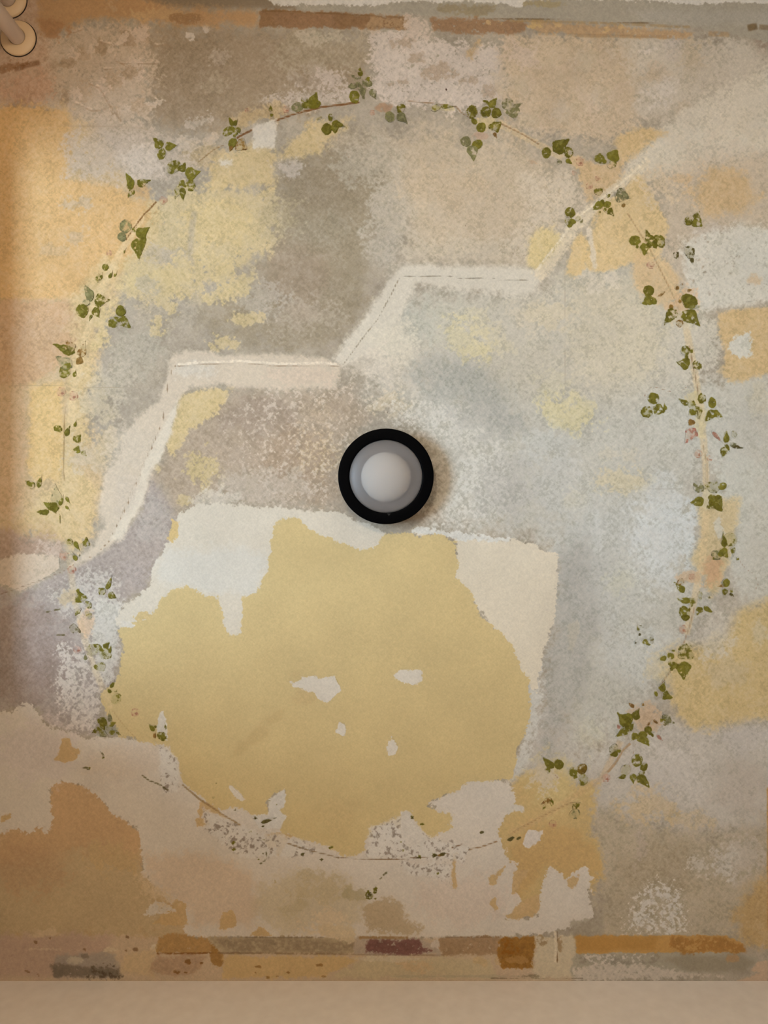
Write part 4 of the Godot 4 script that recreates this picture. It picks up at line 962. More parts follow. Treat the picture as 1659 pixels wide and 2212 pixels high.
const SPRIGS_RIGHT := [
	["broad sprig with one long upright leaf at upper right", [[1190, 327, 1168, 328, 20, 0], [1218, 327, 1238, 327, 19, 3]], [[1194, 326, 1232, 298, 28, 0], [1210, 345, 1204, 356, 11, 6, GREYGREEN], [1222, 344, 1236, 354, 9, 2]]],
	["sprig of three leaves over the orange smear", [[1307, 346, 1281, 340, 17, 3], [1316, 347, 1328, 361, 19, 4], [1310, 346, 1300, 352, 8, 1]], [[1316, 346, 1333, 319, 26, 0]]],
	["cluster right beside the white crack", [[1310, 434, 1312, 449, 15, 0], [1302, 430, 1296, 446, 9, 2], [1342, 440, 1350, 446, 8, 2, BROWN]], [[1328, 420, 1364, 428, 26, 4, GREYGREEN], [1302, 438, 1276, 454, 16, 0], [1314, 450, 1326, 466, 13, 3], [1305, 448, 1307, 460, 7, 2], [1316, 425, 1310, 419, 8, 3], [1284, 418, 1304, 404, 14, 7], [1296, 455, 1293, 465, 5, 2]]],
	["two-leaf sprig left of the white crack", [[1242, 462, 1218, 455, 20, 1], [1243, 476, 1252, 467, 8, 5]], [[1232, 471, 1230, 494, 21, 2], [1254, 482, 1259, 472, 5, 1, GREYGREEN]]],
	["lone sprig outside the wreath at upper right", [[1495, 477, 1477, 480, 15, 2]], [[1500, 473, 1512, 453, 13, 2], [1497, 475, 1518, 491, 21, 2]]],
	["butterfly-like sprig on the yellow ground", [[1383, 514, 1357, 522, 19, 0], [1413, 524, 1433, 512, 24, 6]], [[1390, 524, 1391, 553, 19, 1], [1380, 532, 1370, 532, 8, 0], [1414, 534, 1394, 494, 20, 3], [1413, 526, 1417, 539, 9, 0], [1384, 520, 1374, 524, 10, 1], [1396, 548, 1402, 545, 4, 1]]],
	["black outlines of a sprig on white plaster", [[1478, 545, 1500, 540, 24, 8, DARK], [1466, 549, 1454, 550, 11, 4, DARK]], [[1493, 556, 1497, 572, 8, 1, DARK], [1495, 547, 1501, 536, 5, 1, DARK], [1480, 532, 1494, 538, 4, 2, DARK]]],
	["small bright green sprig inside the wreath at right", [[1410, 636, 1392, 619, 19, 0], [1406, 642, 1417, 656, 12, 0]], [[1408, 640, 1384, 656, 22, 0], [1420, 641, 1442, 625, 5, 4, BROWN]]],
	["largest sprig with a deep green heart leaf at right", [[1480, 664, 1500, 640, 32, 0], [1466, 690, 1468, 707, 12, 5, BROWN], [1450, 668, 1448, 657, 8, 2, BROWN]], [[1474, 672, 1514, 707, 28, 1], [1460, 667, 1433, 703, 19, 4], [1474, 690, 1478, 672, 8, 4], [1485, 664, 1518, 660, 8, 7, GREYGREEN], [1468, 655, 1469, 638, 8, 4, BROWN], [1462, 627, 1462, 612, 8, 2, BROWN], [1472, 612, 1475, 617, 6, 1, BROWN], [1484, 628, 1494, 625, 6, 2, BROWN]]],
	["compact sprig with a round leaf right of the stem", [[1486, 765, 1475, 748, 16, 5], [1499, 796, 1509, 780, 17, 4]], [[1490, 784, 1460, 780, 22, 0], [1486, 770, 1478, 772, 14, 2], [1480, 785, 1474, 798, 10, 0], [1491, 762, 1497, 752, 7, 4]]],
	["lone three-leaf sprig with a curling tendril", [[1418, 872, 1403, 850, 20, 1], [1405, 880, 1387, 898, 20, 5]], [[1412, 880, 1440, 889, 22, 2], [1436, 888, 1434, 868, 8, 1], [1410, 876, 1416, 890, 8, 3]]],
	["spreading sprig with a pointed leaf and pink remains", [[1538, 882, 1538, 857, 14, 0], [1514, 871, 1515, 849, 13, 5]], [[1545, 886, 1519, 915, 16, 1], [1538, 888, 1562, 901, 13, 2], [1488, 874, 1462, 858, 10, 0], [1488, 868, 1506, 880, 14, 6], [1500, 878, 1511, 906, 22, 7], [1498, 885, 1486, 899, 13, 7], [1498, 906, 1487, 920, 14, 1, BROWN], [1500, 924, 1477, 959, 22, 6, ROSE], [1536, 930, 1562, 958, 7, 2, ROSE]]],
	["star-shaped sprig outside the stem at right", [[1579, 940, 1592, 937, 13, 7, GREYGREEN]], [[1568, 957, 1568, 927, 12, 2], [1578, 962, 1608, 968, 7, 2, DARK], [1566, 958, 1577, 977, 6, 1], [1567, 965, 1559, 990, 13, 6], [1576, 960, 1594, 958, 9, 5, GREYGREEN]]],
	["four-leaf sprig with one striped grey leaf", [[1518, 1060, 1499, 1042, 20, 4, GREYGREEN], [1550, 1052, 1570, 1046, 13, 2], [1535, 1064, 1547, 1038, 22, 8, GREYGREEN]], [[1520, 1078, 1487, 1088, 17, 1], [1540, 1072, 1562, 1106, 28, 1], [1536, 1068, 1540, 1090, 14, 4], [1525, 1055, 1531, 1040, 11, 7], [1530, 1090, 1536, 1101, 11, 6]]],
	["sprig of loops above the orange smear", [[1575, 1180, 1580, 1149, 24, 8], [1554, 1190, 1541, 1207, 18, 5, GREYGREEN]], [[1565, 1182, 1562, 1148, 11, 1], [1554, 1186, 1573, 1206, 19, 0], [1583, 1180, 1584, 1202, 9, 7], [1590, 1206, 1597, 1208, 7, 1], [1538, 1205, 1546, 1204, 5, 0]]],
	["slim sprig between plaster and yellow at right", [[1566, 1268, 1570, 1249, 14, 0]], [[1566, 1270, 1562, 1291, 11, 0], [1574, 1280, 1589, 1292, 6, 3, DARK], [1566, 1264, 1548, 1265, 6, 3, BROWN], [1578, 1280, 1582, 1270, 6, 6]]],
	["large broken sprig of many leaves at lower right", [[1490, 1318, 1468, 1330, 22, 5], [1490, 1333, 1470, 1332, 11, 0]], [[1478, 1280, 1455, 1256, 13, 0], [1492, 1298, 1457, 1291, 12, 1], [1498, 1290, 1490, 1316, 14, 7], [1515, 1311, 1503, 1331, 13, 2], [1519, 1309, 1543, 1324, 9, 2], [1512, 1276, 1512, 1300, 8, 6], [1476, 1252, 1458, 1262, 11, 7, BROWN], [1528, 1288, 1536, 1292, 4, 0, DARK]]],
	["sparse dark outline of a sprig inside the wreath", [[1406, 1374, 1410, 1390, 7, 6, DARK], [1378, 1368, 1384, 1372, 6, 0, DARK]], [[1379, 1364, 1376, 1347, 5, 1], [1388, 1380, 1401, 1394, 12, 3], [1398, 1392, 1408, 1390, 5, 1], [1374, 1384, 1370, 1392, 5, 1, DARK], [1380, 1350, 1394, 1356, 3, 4, DARK]]],
	["heart-leaved sprig with a yellow upper leaf", [[1484, 1416, 1474, 1391, 26, 4], [1456, 1421, 1440, 1411, 13, 2]], [[1478, 1428, 1478, 1469, 27, 1], [1456, 1428, 1448, 1448, 20, 4], [1440, 1418, 1420, 1425, 11, 1], [1490, 1424, 1489, 1398, 13, 6], [1458, 1406, 1444, 1400, 5, 0], [1466, 1412, 1480, 1424, 12, 7]]],
	["neat small sprig of three leaves at lower right", [[1421, 1497, 1412, 1499, 11, 0]], [[1428, 1495, 1436, 1469, 14, 0], [1430, 1497, 1453, 1508, 18, 1]]],
	["large star of olive leaves over a peach smear", [[1363, 1564, 1342, 1545, 22, 0], [1431, 1556, 1447, 1548, 18, 5, GREYGREEN]], [[1362, 1568, 1332, 1537, 22, 0], [1371, 1554, 1381, 1529, 15, 0], [1358, 1573, 1341, 1561, 11, 1], [1359, 1575, 1330, 1590, 15, 2], [1356, 1578, 1369, 1559, 15, 2], [1380, 1580, 1404, 1611, 22, 0], [1378, 1584, 1363, 1601, 15, 1], [1394, 1570, 1411, 1591, 12, 3], [1430, 1556, 1456, 1561, 16, 3, GREYGREEN], [1433, 1552, 1427, 1563, 10, 1], [1370, 1528, 1354, 1512, 7, 3, BROWN], [1386, 1519, 1393, 1525, 6, 1, BROWN], [1410, 1553, 1426, 1566, 5, 0, BROWN], [1397, 1568, 1409, 1554, 4, 1, BROWN], [1418, 1586, 1434, 1602, 6, 2, ROSE], [1338, 1573, 1331, 1563, 7, 1, ROSE]]],
	["small half-faded leaf below the star", [[1336, 1622, 1316, 1616, 18, 6, GREYGREEN]], [[1336, 1626, 1312, 1631, 11, 0], [1333, 1624, 1342, 1616, 8, 0]]],
	["five-lobed sprig at the lower right bend", [[1373, 1656, 1379, 1627, 20, 2], [1386, 1666, 1396, 1647, 13, 2], [1360, 1670, 1342, 1656, 22, 8]], [[1376, 1674, 1404, 1702, 17, 2], [1368, 1670, 1367, 1693, 13, 1], [1352, 1674, 1331, 1681, 9, 0], [1384, 1666, 1388, 1678, 12, 6]]],
	["sprig with a round bright leaf above the yellow", [[1197, 1655, 1217, 1648, 18, 1]], [[1196, 1658, 1169, 1631, 14, 1], [1188, 1656, 1174, 1664, 7, 1], [1187, 1660, 1183, 1671, 5, 1]]],
	["sprig of three round leaves by the lower stem", [[1249, 1669, 1265, 1650, 17, 2, [114, 92, 34]], [1247, 1668, 1228, 1668, 17, 2], [1250, 1684, 1270, 1680, 20, 5]], [[1243, 1672, 1239, 1683, 10, 1], [1254, 1688, 1262, 1698, 10, 1]]],
	["small brown fleck of a sprig on the yellow", [], [[1190, 1724, 1168, 1737, 10, 4, BROWN], [1190, 1726, 1193, 1744, 8, 2], [1178, 1738, 1171, 1749, 5, 3]]],
	["grey-green sprig at the end of the lower stem", [[1246, 1766, 1238, 1748, 20, 6, GREYGREEN]], [[1245, 1745, 1236, 1733, 13, 4], [1244, 1742, 1254, 1733, 7, 2], [1244, 1768, 1248, 1770, 6, 1]]]]
const SPRIGS_LEFT := [
	["clean three-leaf sprig outside the wreath at upper left", [[352, 319, 344, 345, 15, 2]], [[350, 320, 328, 296, 19, 0], [355, 318, 384, 314, 18, 1]]],
	["big ragged sprig at the upper left bend", [[386, 368, 365, 350, 28, 5], [408, 388, 416, 412, 19, 4]], [[388, 369, 400, 350, 15, 1], [399, 376, 435, 369, 24, 1], [412, 372, 414, 358, 9, 4], [390, 390, 399, 404, 12, 1], [388, 402, 377, 430, 15, 7], [393, 404, 396, 435, 12, 0]]],
	["winged sprig outside the wreath at left", [[288, 396, 273, 404, 13, 1]], [[287, 404, 269, 370, 13, 0], [295, 398, 327, 388, 14, 3], [288, 406, 274, 429, 12, 2]]],
	["tall leafy sprig astride the brown stem", [[272, 507, 254, 514, 16, 0, GREYGREEN], [272, 503, 271, 474, 22, 4, GREYGREEN]], [[294, 510, 323, 490, 24, 0], [303, 512, 315, 529, 14, 1], [294, 514, 300, 563, 25, 1], [286, 500, 296, 490, 9, 3], [266, 548, 273, 535, 4, 3]]],
	["four flecks of a sprig along the pale stem", [[222, 582, 231, 570, 11, 3]], [[211, 606, 212, 589, 13, 3], [217, 603, 222, 588, 6, 1], [235, 601, 244, 584, 7, 2], [245, 597, 253, 587, 5, 3], [212, 610, 210, 602, 4, 2]]],
	["tall sprig crossed by the pale stem at left", [[192, 669, 163, 668, 25, 2]], [[198, 650, 179, 611, 16, 0, GREYGREEN], [194, 655, 174, 649, 13, 7, GREYGREEN], [204, 652, 238, 648, 24, 4], [214, 649, 214, 636, 8, 1], [204, 664, 214, 687, 17, 2], [198, 679, 193, 693, 6, 0]]],
	["dark green three-leaf sprig inside the wreath at left", [[258, 684, 261, 659, 18, 0], [256, 686, 234, 704, 18, 3]], [[257, 685, 284, 710, 20, 2]]],
	["winged green and brown sprig at far left", [[150, 792, 130, 813, 20, 5]], [[162, 762, 107, 739, 17, 1], [155, 793, 117, 767, 22, 6, GREYGREEN], [153, 790, 138, 786, 12, 1], [160, 757, 139, 733, 16, 5, BROWN], [173, 772, 184, 736, 16, 5, BROWN], [166, 774, 181, 784, 16, 1, BROWN], [160, 814, 164, 798, 7, 0]]],
	["scattered flecks of a sprig across the pale stem", [[133, 931, 116, 922, 11, 3]], [[142, 942, 152, 917, 10, 2], [160, 922, 165, 907, 6, 2], [163, 955, 174, 938, 16, 3], [163, 978, 170, 961, 15, 2], [177, 973, 187, 985, 9, 5]]],
	["two small leaves outside the wreath at far left", [], [[73, 1054, 53, 1036, 13, 4], [82, 1053, 91, 1025, 9, 3]]],
	["spiky sprig with a grey winged leaf at far left", [], [[126, 1092, 120, 1045, 22, 7, GREYGREEN], [118, 1098, 92, 1083, 13, 1], [106, 1106, 77, 1104, 13, 3], [122, 1098, 104, 1085, 15, 1], [118, 1090, 120, 1110, 17, 3], [128, 1092, 137, 1068, 8, 1], [142, 1072, 152, 1089, 6, 2], [140, 1092, 151, 1103, 5, 2], [128, 1110, 130, 1131, 3, 2]]],
	["loose sprig above the crack at left", [[146, 1178, 152, 1163, 13, 7]], [[160, 1168, 173, 1191, 8, 1], [185, 1180, 186, 1159, 14, 4], [166, 1211, 155, 1191, 8, 0], [169, 1199, 174, 1201, 5, 1]]],
	["thin curled sprig below the crack at left", [[228, 1280, 212, 1272, 13, 6]], [[229, 1273, 242, 1242, 9, 2], [232, 1282, 251, 1292, 13, 5]]],
	["ghostly fan-shaped sprig on grey plaster", [[186, 1310, 195, 1301, 15, 6], [172, 1323, 165, 1317, 17, 7], [185, 1330, 196, 1325, 17, 7]], [[167, 1280, 171, 1269, 7, 0], [168, 1301, 167, 1277, 11, 3], [176, 1301, 168, 1275, 24, 6], [150, 1352, 176, 1366, 16, 8, DARK]]],
	["curling outlines of a sprig beside the yellow field", [[205, 1416, 195, 1391, 28, 8], [218, 1421, 232, 1399, 24, 8], [212, 1447, 226, 1432, 18, 8]], [[223, 1399, 237, 1385, 11, 1], [236, 1411, 240, 1392, 6, 1], [212, 1401, 228, 1406, 7, 3], [204, 1434, 213, 1449, 7, 1], [185, 1426, 183, 1410, 7, 3, GREYGREEN], [202, 1392, 214, 1402, 5, 1]]],
	["thin sprig on the edge of the yellow field", [[241, 1503, 262, 1512, 20, 7]], [[238, 1485, 248, 1467, 7, 1], [240, 1496, 231, 1485, 7, 3], [247, 1496, 255, 1487, 4, 1], [250, 1500, 263, 1512, 5, 1]]],
	["green and grey clump where yellow meets white", [[232, 1566, 209, 1552, 17, 0], [229, 1576, 242, 1566, 15, 6, GREYGREEN]], [[238, 1562, 236, 1533, 9, 4, GREYGREEN], [235, 1566, 253, 1558, 9, 2], [226, 1570, 198, 1582, 17, 4], [235, 1583, 252, 1577, 8, 3], [250, 1579, 262, 1589, 4, 1], [215, 1583, 235, 1590, 12, 7, GREYGREEN]]],
	["broken sprig on a white splinter in the yellow", [[340, 1584, 359, 1593, 13, 4]], [[333, 1579, 319, 1562, 8, 0], [338, 1571, 329, 1566, 5, 1], [334, 1596, 334, 1571, 5, 0, BROWN], [359, 1576, 354, 1559, 4, 1], [347, 1598, 361, 1594, 6, 1]]]]
const SPRIGS_FOOT := [
	["dark splinter of a leaf at the foot of the wreath", [], [[562, 1777, 598, 1765, 7, 1, DARK], [565, 1786, 574, 1778, 4, 1, DARK], [545, 1764, 557, 1769, 6, 2, DARK]]],
	["lone olive remains in the pale lower plaster", [[789, 1931, 806, 1936, 12, 6]], [[809, 1932, 811, 1908, 8, 1], [798, 1922, 788, 1930, 5, 1]]],
	["olive flecks on the stem at the foot", [], [[904, 1846, 908, 1857, 7, 0], [945, 1847, 968, 1842, 5, 0, BROWN], [932, 1843, 943, 1850, 7, 2], [887, 1759, 894, 1771, 4, 0], [906, 1780, 918, 1779, 4, 0]]]]

# ---------------------------------------------------------------- the place
func _ready() -> void:
	var cam := Camera3D.new()
	cam.name = "camera"
	cam.fov = rad_to_deg(2.0 * atan(1106.0 / 1671.0))
	cam.near = 0.05
	cam.far = 50.0
	cam.transform = Transform3D(Basis(Vector3(1, 0, 0), Vector3(0, 0, 1), Vector3(0, -1, 0)), Vector3(0, HIGH - 1671.0 / PXM, 0))
	add_child(cam)
	var sky_mat := ProceduralSkyMaterial.new()
	sky_mat.sky_top_color = Color(0.45, 0.6, 0.85)
	sky_mat.sky_horizon_color = Color(0.78, 0.84, 0.92)
	sky_mat.ground_bottom_color = Color(0.86, 0.84, 0.8)
	sky_mat.ground_horizon_color = Color(0.8, 0.79, 0.76)
	var env := Environment.new()
	env.background_mode = Environment.BG_SKY
	env.sky = Sky.new()
	env.sky.sky_material = sky_mat
	env.tonemap_mode = Environment.TONE_MAPPER_LINEAR
	env.tonemap_exposure = EXPOSURE
	env.sdfgi_enabled = true
	env.ssao_enabled = true
	env.ssil_enabled = true
	var we := WorldEnvironment.new()
	we.name = "environment"
	we.environment = env
	add_child(we)
	window_light()

	start_painting()
	paint_ground()
	weather()
	paint_seams()
	paint_plaster()
	paint_borders()
	paint_wreath()
	finish_painting()
	room_shell()
	ceiling_pieces()
	ceiling_light()
	pipes()
	lamps()

const EXPOSURE := 0.85
const WIN_E := 37.0
const WIN_Z := 0.25
const WIN_Y := 1.895
const WIN_W := 1.35
const WIN_H := 1.89

func window_light() -> void:
	# area light added below the window: it throws daylight up at the ceiling
	var l := AreaLight3D.new()
	l.name = "added_daylight_area"
	l.light_color = Color(0.63, 0.86, 1.08).linear_to_srgb()
	l.light_energy = WIN_E
	l.area_size = Vector2(1.4, 2.4)
	l.area_range = 20.0
	l.shadow_enabled = true
	add_child(l)
	l.position = Vector3(-4.0, -1.0, WIN_Z)
	l.look_at_from_position(l.position, Vector3(0.0, HIGH, 0.3), Vector3(0, 0, 1))

func room_shell() -> void:
	var xa := (X0 - CX) / PXM
	var xb := (X1 - CX) / PXM
	var zn := (CY - Y0) / PXM
	var zs := (CY - Y1) / PXM
	var t := 0.2
	# ceiling: painted underside, slab above
	var st := SurfaceTool.new()
	st.begin(Mesh.PRIMITIVE_TRIANGLES)
	st.set_normal(Vector3.DOWN)
	var q := [Vector2(X0, Y0), Vector2(X1, Y0), Vector2(X1, Y1), Vector2(X0, Y1)]
	for k in [0, 1, 2, 0, 2, 3]:
		st.set_uv(uv(q[k]))
		st.add_vertex(at(q[k]))
	var m := st.commit()
	var slab := SurfaceTool.new()
	slab.begin(Mesh.PRIMITIVE_TRIANGLES)
	var b := BoxMesh.new()
	b.size = Vector3(xb - xa + 2 * t, 0.2, zn - zs + 2 * t)
	slab.append_from(b, 0, Transform3D(Basis(), Vector3((xa + xb) / 2, HIGH + 0.1005, (zn + zs) / 2)))
	slab.commit(m)
	ceiling = MeshInstance3D.new()
	ceiling.name = "ceiling"
	ceiling.mesh = m
	ceiling.set_surface_override_material(0, paint)
	ceiling.set_surface_override_material(1, mat(c8(150, 140, 128)))
	add_child(ceiling)
	struct(ceiling, "old plaster ceiling with peeling yellow paint and a worn ivy wreath", "ceiling")
	var plaster := mat(c8(240, 230, 218), 0.9)
	plaster.resource_name = "wall_plaster"
	var nt := NoiseTexture2D.new()
	nt.width = 512
	nt.height = 512
	nt.seamless = true
	var fn := FastNoiseLite.new()
	fn.frequency = 0.03
	fn.fractal_octaves = 5
	fn.seed = 5
	nt.noise = fn
	var ramp := Gradient.new()
	ramp.set_color(0, Color(0.96, 0.955, 0.95))
	ramp.set_color(1, Color(1, 1, 1))
	nt.color_ramp = ramp
	plaster.albedo_texture = nt
	plaster.uv1_triplanar = true
	plaster.uv1_world_triplanar = true
	plaster.uv1_scale = Vector3(1.3, 1.3, 1.3)
	var walls := {
		"wall_south": [Vector3(xa - t, 0, zs - t), Vector3(xb + t, HIGH, zs)],
		"wall_north": [Vector3(xa - t, 0, zn), Vector3(xb + t, HIGH, zn + t)],
		"wall_east": [Vector3(xb, 0, zs), Vector3(xb + t, HIGH, zn)]}
	for w in walls:
		var o := put(w, box_mesh(walls[w][0], walls[w][1]), plaster)
		struct(o, {"wall_south": "plain pinkish beige wall below the striped ceiling border", "wall_north": "wall behind the heating pipes", "wall_east": "plain wall at the right of the ceiling"}[w], "wall")
	# west wall round the window opening
	var s2 := SurfaceTool.new()
	s2.begin(Mesh.PRIMITIVE_TRIANGLES)
	var y0 := WIN_Y - WIN_H / 2
	var y1 := WIN_Y + WIN_H / 2
	var z0 := WIN_Z - WIN_W / 2
	var z1 := WIN_Z + WIN_W / 2
	for v in [[0.0, y0, zs, zn], [y1, HIGH, zs, zn], [y0, y1, zs, z0], [y0, y1, z1, zn]]:
		var bb := BoxMesh.new()
		bb.size = Vector3(t, v[1] - v[0], v[3] - v[2])
		s2.append_from(bb, 0, Transform3D(Basis(), Vector3(xa - t / 2, (v[0] + v[1]) / 2, (v[2] + v[3]) / 2)))
	var west := put("wall_west", s2.commit(), plaster)
	struct(west, "wall with the window at the left of the ceiling", "wall")
	var floor_ := put("floor", box_mesh(Vector3(xa - t, -0.15, zs - t), Vector3(xb + t, 0, zn + t)), mat(c8(150, 150, 150), 0.7))
	struct(floor_, "pale floor", "floor")
	# window: frame, mullion and panes
	var win := Node3D.new()
	win.name = "window_1"
	add_child(win)
	struct(win, "wide white window in the left wall", "window")
	var white := mat(c8(235, 233, 228), 0.4)
	var f := SurfaceTool.new()
	f.begin(Mesh.PRIMITIVE_TRIANGLES)
	var xw := xa - 0.1
	for v in [[y0, y0 + 0.05, z0, z1], [y1 - 0.05, y1, z0, z1], [y0, y1, z0, z0 + 0.05], [y0, y1, z1 - 0.05, z1]]:
		var bb := BoxMesh.new()
		bb.size = Vector3(0.05, v[1] - v[0], v[3] - v[2])
		f.append_from(bb, 0, Transform3D(Basis(), Vector3(xw, (v[0] + v[1]) / 2, (v[2] + v[3]) / 2)))
	put("frame", f.commit(), white, win)
	var glass := StandardMaterial3D.new()
	glass.albedo_color = Color(1, 1, 1, 0.08)
	glass.transparency = BaseMaterial3D.TRANSPARENCY_ALPHA
	glass.roughness = 0.02
	put("pane", box_mesh(Vector3(xw - 0.003, y0 + 0.05, z0 + 0.05), Vector3(xw + 0.003, y1 - 0.05, z1 - 0.05)), glass, win)

func ceiling_pieces() -> void:
	coat("yellow_paint_field", pl(BIG_YELLOW), 0.00026, ceiling, "flat yellow paint field below the light")
	coat("white_plaster_patch", pl(UPPER_FILLER), 0.00015, ceiling, "white filler left above the yellow field")
	coat("white_plaster_patch", pl(RIGHT_FILLER), 0.00015, ceiling, "cream filler right above the yellow field")
	coat("white_plaster_patch", pl(LOWER_FILLER), 0.00015, ceiling, "torn white filler along the foot")
	for s in SPOTS:
		coat("white_plaster_spot", pl(s), 0.0008)
	coat("crack_filler", pl([868, 568, 960, 574, 1120, 574, 1172, 586, 1162, 630, 1130, 642, 1000, 628, 905, 612, 880, 650, 850, 720, 800, 765, 745, 792, 715, 778, 755, 722, 790, 680, 830, 620]), 0.0002, ceiling, "cream filler band above the light")
	coat("crack_filler", pl([372, 765, 400, 757, 440, 756, 480, 768, 600, 764, 700, 772, 735, 790, 728, 838, 600, 842, 480, 830, 410, 838, 388, 860, 376, 905, 350, 985, 330, 1020, 308, 1090, 260, 1165, 200, 1205, 150, 1232, 150, 1218, 200, 1180, 225, 1140, 212, 1100, 225, 1030, 265, 960, 268, 930, 310, 890, 345, 860, 362, 800]), 0.0002, ceiling, "stepped filler band left of the light")
	coat("white_plaster_patch", pl([-58, 1215, 0, 1210, 40, 1198, 90, 1196, 128, 1204, 130, 1228, 95, 1250, 40, 1280, 10, 1262, -58, 1250]), 0.0005, ceiling, "tongue of white filler at the left edge")
	for a in [[345, 2024, 362, 2018, 400, 2018, 430, 2024, 452, 2028, 460, 2058, 340, 2058], [470, 2030, 540, 2026, 660, 2028, 770, 2034, 760, 2056, 500, 2056], [798, 2028, 860, 2030, 905, 2028, 912, 2044, 940, 2054, 900, 2062, 790, 2056], [950, 2024, 1070, 2022, 1068, 2062, 960, 2062], [1078, 2030, 1090, 2024, 1152, 2022, 1158, 2040, 1152, 2062, 1148, 2072, 1152, 2090, 1082, 2092, 1080, 2070],
			[1243, 2021, 1570, 2020, 1600, 2034, 1612, 2056, 1244, 2058], [560, 20, 700, 26, 880, 34, 884, 64, 780, 60, 560, 58], [930, 38, 1090, 42, 1140, 48, 1130, 72, 1000, 72, 935, 66], [1140, 44, 1330, 56, 1500, 70, 1480, 84, 1330, 76, 1150, 70]]:
		coat("border_stripe", pl(a), 0.0002)
	# wreath: every sprig a part, its leaves sub-parts
	var nodes := {}
	var k := 0
	for l in leaves:
		if l[2] != "leaf":
			coat("ivy_" + l[2], l[1], 0.00038 if l[2] == "stem" else 0.00044)
			continue
		if not nodes.has(l[0]):
			var n := Node3D.new()
			n.name = numbered("ivy_sprig", ceiling)
			ceiling.add_child(n, true)
			n.set_meta("label", labels[l[0]])
			nodes[l[0]] = n
		coat("leaf", l[1], 0.0005 + 0.00002 * (k % 37), nodes[l[0]])
		k += 1

func ceiling_light() -> void:
	var where := at(Vector2(833.5, 1031))
	var t := thing("ceiling_light", "round black-rimmed ceiling light with a frosted glass dome", "ceiling light", where)
	var black := mat(c8(3, 3, 4), 0.45)
	black.metallic_specular = 0.12
	var ro := 103.5 / PXM * LIFT
	var ri := 79.0 / PXM * LIFT
	var ring := lathe(PackedVector2Array([Vector2(ro - 0.006, 0), Vector2(ro - 0.0055, -0.003), Vector2(ro, -0.0035), Vector2(ro, -0.006), Vector2(ro, -DEEP + 0.004), Vector2(ro - 0.0003, -DEEP + 0.0015), Vector2(ro - 0.0015, -DEEP + 0.0002), Vector2(ro - 0.003, -DEEP), Vector2(ri + 0.004, -DEEP + 0.0006), Vector2(ri + 0.0016, -DEEP + 0.0008), Vector2(ri + 0.0004, -DEEP + 0.0016), Vector2(ri, -DEEP + 0.003), Vector2(ri, -DEEP + 0.02)]), 128)
	put("rim", ring, black, t)
	var glass := mat(c8(153, 150, 149), 0.5, 0.2)
	glass.albedo_color.a = 0.5
	glass.transparency = BaseMaterial3D.TRANSPARENCY_ALPHA
	glass.metallic_specular = 0.6
	var inside := mat(c8(104, 101, 100), 0.7)
	put("housing", lathe(PackedVector2Array([Vector2(ri + 0.001, -DEEP + 0.004), Vector2(ri - 0.004, -0.012), Vector2(0.0, -0.012)]), 48), inside, t)
	# white diffuser of the lamp, seen through the frosted dome
	var lens := PackedVector2Array()
	for k in 17:
		var a := k / 16.0 * PI / 2
		lens.append(Vector2(0.062 * sin(a), -DEEP - 0.003 + 0.038 * (1.0 - cos(a))))
	put("diffuser", lathe(lens, 48), mat(c8(252, 246, 236), 0.6), t)
	var prof := PackedVector2Array([Vector2(ri - 0.0005, -DEEP + 0.012)])
	prof.append(Vector2(ri - 0.0005, -DEEP + 0.002))
	prof.append(Vector2(ri - 0.0015, -DEEP + 0.0005))
	var bulge := 0.017
	for k in range(1, 25):
		var a := k / 24.0
		var r := (ri - 0.0015) * cos(a * PI / 2)
		prof.append(Vector2(r, -DEEP + 0.0005 - bulge * sin(a * PI / 2)))
	put("glass_dome", lathe(prof, 96), glass, t)
	var base := lathe(PackedVector2Array([Vector2(0, -0.004), Vector2(ro - 0.006, -0.004), Vector2(ro - 0.006, 0.0)]), 64)
	put("backplate", base, black, t)
	# small raised arrow on the rim
	var st := SurfaceTool.new()
	st.begin(Mesh.PRIMITIVE_TRIANGLES)
	var pm := PrismMesh.new()
	pm.size = Vector3(0.009, 0.006, 0.001)
	st.append_from(pm, 0, Transform3D(Basis(Vector3(1, 0, 0), -PI / 2), Vector3((840 - 833.5) / PXM * LIFT, -DEEP - 0.0008, -(1114 - 1031) / PXM * LIFT)))
	put("arrow_mark", st.commit(), mat(c8(20, 20, 22), 0.35), t)

const DEEP := 0.052
const LIFT := 0.974

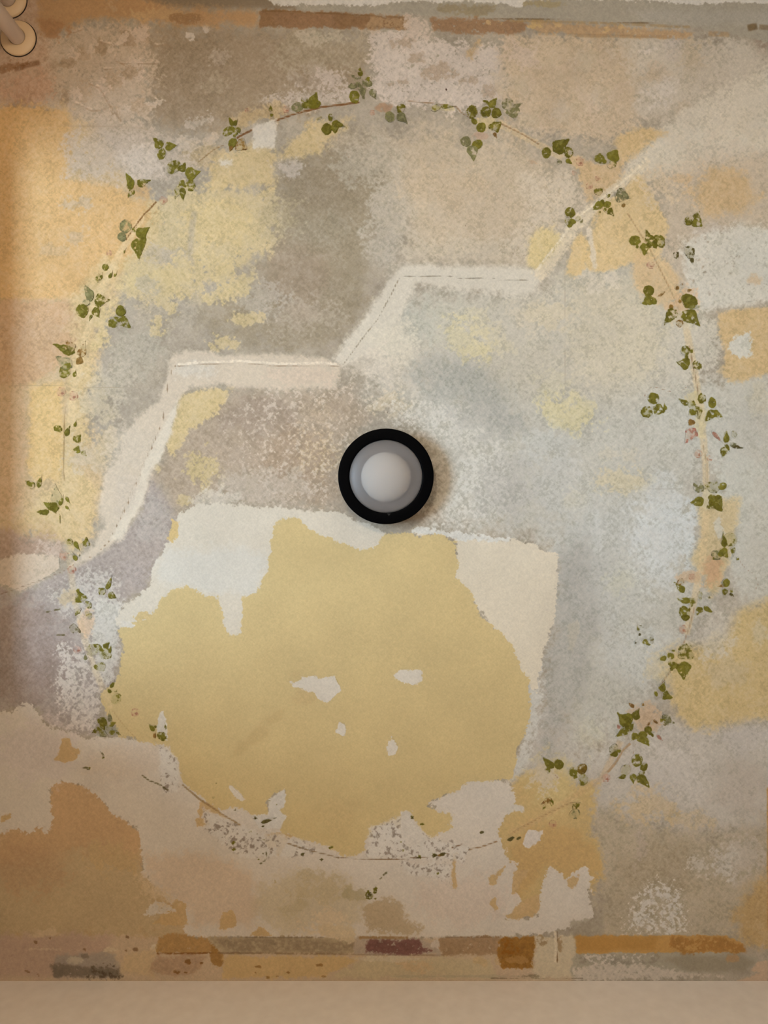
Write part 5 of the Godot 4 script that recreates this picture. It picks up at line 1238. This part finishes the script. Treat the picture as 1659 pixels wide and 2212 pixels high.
func pipes() -> void:
	var cream := mat(c8(226, 196, 156), 0.45)
	var steel := mat(c8(214, 196, 182), 0.4)
	var dark := mat(c8(46, 32, 22), 0.9)
	var spots := [Vector2(40, 84), Vector2(20, 2)]
	var names := ["front heating pipe with a cream collar at the ceiling corner", "rear heating pipe partly hidden behind the front one"]
	for k in 2:
		var p: Vector2 = spots[k]
		var t := thing("heating_pipe", names[k], "pipe", at(p), "heating pipes rising through the ceiling")
		var r: float = 0.0195
		put("pipe", lathe(PackedVector2Array([Vector2(r, 0.0), Vector2(r, -HIGH)]), 40), steel, t)
		var ro := 0.0435
		put("collar", lathe(PackedVector2Array([Vector2(ro, 0.0), Vector2(ro, -0.004), Vector2(ro - 0.003, -0.007), Vector2(r + 0.004, -0.010), Vector2(r + 0.0008, -0.0095), Vector2(r + 0.0008, -0.002)]), 56), cream, t)
		put("gap", lathe(PackedVector2Array([Vector2(ro + 0.0022, -0.0002), Vector2(ro + 0.0018, -0.0012), Vector2(ro - 0.001, -0.0012)]), 56), dark, t)

func lamps() -> void:
	var metal := mat(c8(60, 58, 56), 0.4, 0.6)
	# small warm wall lamp
	var w := thing("wall_lamp", "small globe wall lamp with warm light", "wall lamp", Vector3(WARM_X, WARM_Y, (CY - Y0) / PXM))
	put("arm", box_mesh(Vector3(-0.03, -0.05, -0.03), Vector3(0.03, 0.05, 0.0)), metal, w)
	var globe := SphereMesh.new()
	globe.radius = 0.05
	globe.height = 0.1
	var g2 := mat(Color.WHITE, 0.6)
	g2.emission_enabled = true
	g2.emission = Color(1.0, 0.7, 0.4)
	g2.emission_energy_multiplier = 2.0
	var gm := put("globe", globe, g2, w)
	gm.position = Vector3(0, 0, -0.09)
	var o := OmniLight3D.new()
	o.name = "wall_lamp_light"
	o.light_color = Color(0.97, 0.84, 0.66).linear_to_srgb()
	o.light_energy = WARM_E
	o.omni_range = 12.0
	o.omni_attenuation = 2.0
	o.light_size = 0.04
	o.shadow_enabled = true
	w.add_child(o)
	o.position = Vector3(0, 0, -0.09)

const WARM_X := -0.45
const WARM_Y := 0.45
const WARM_E := 1.28
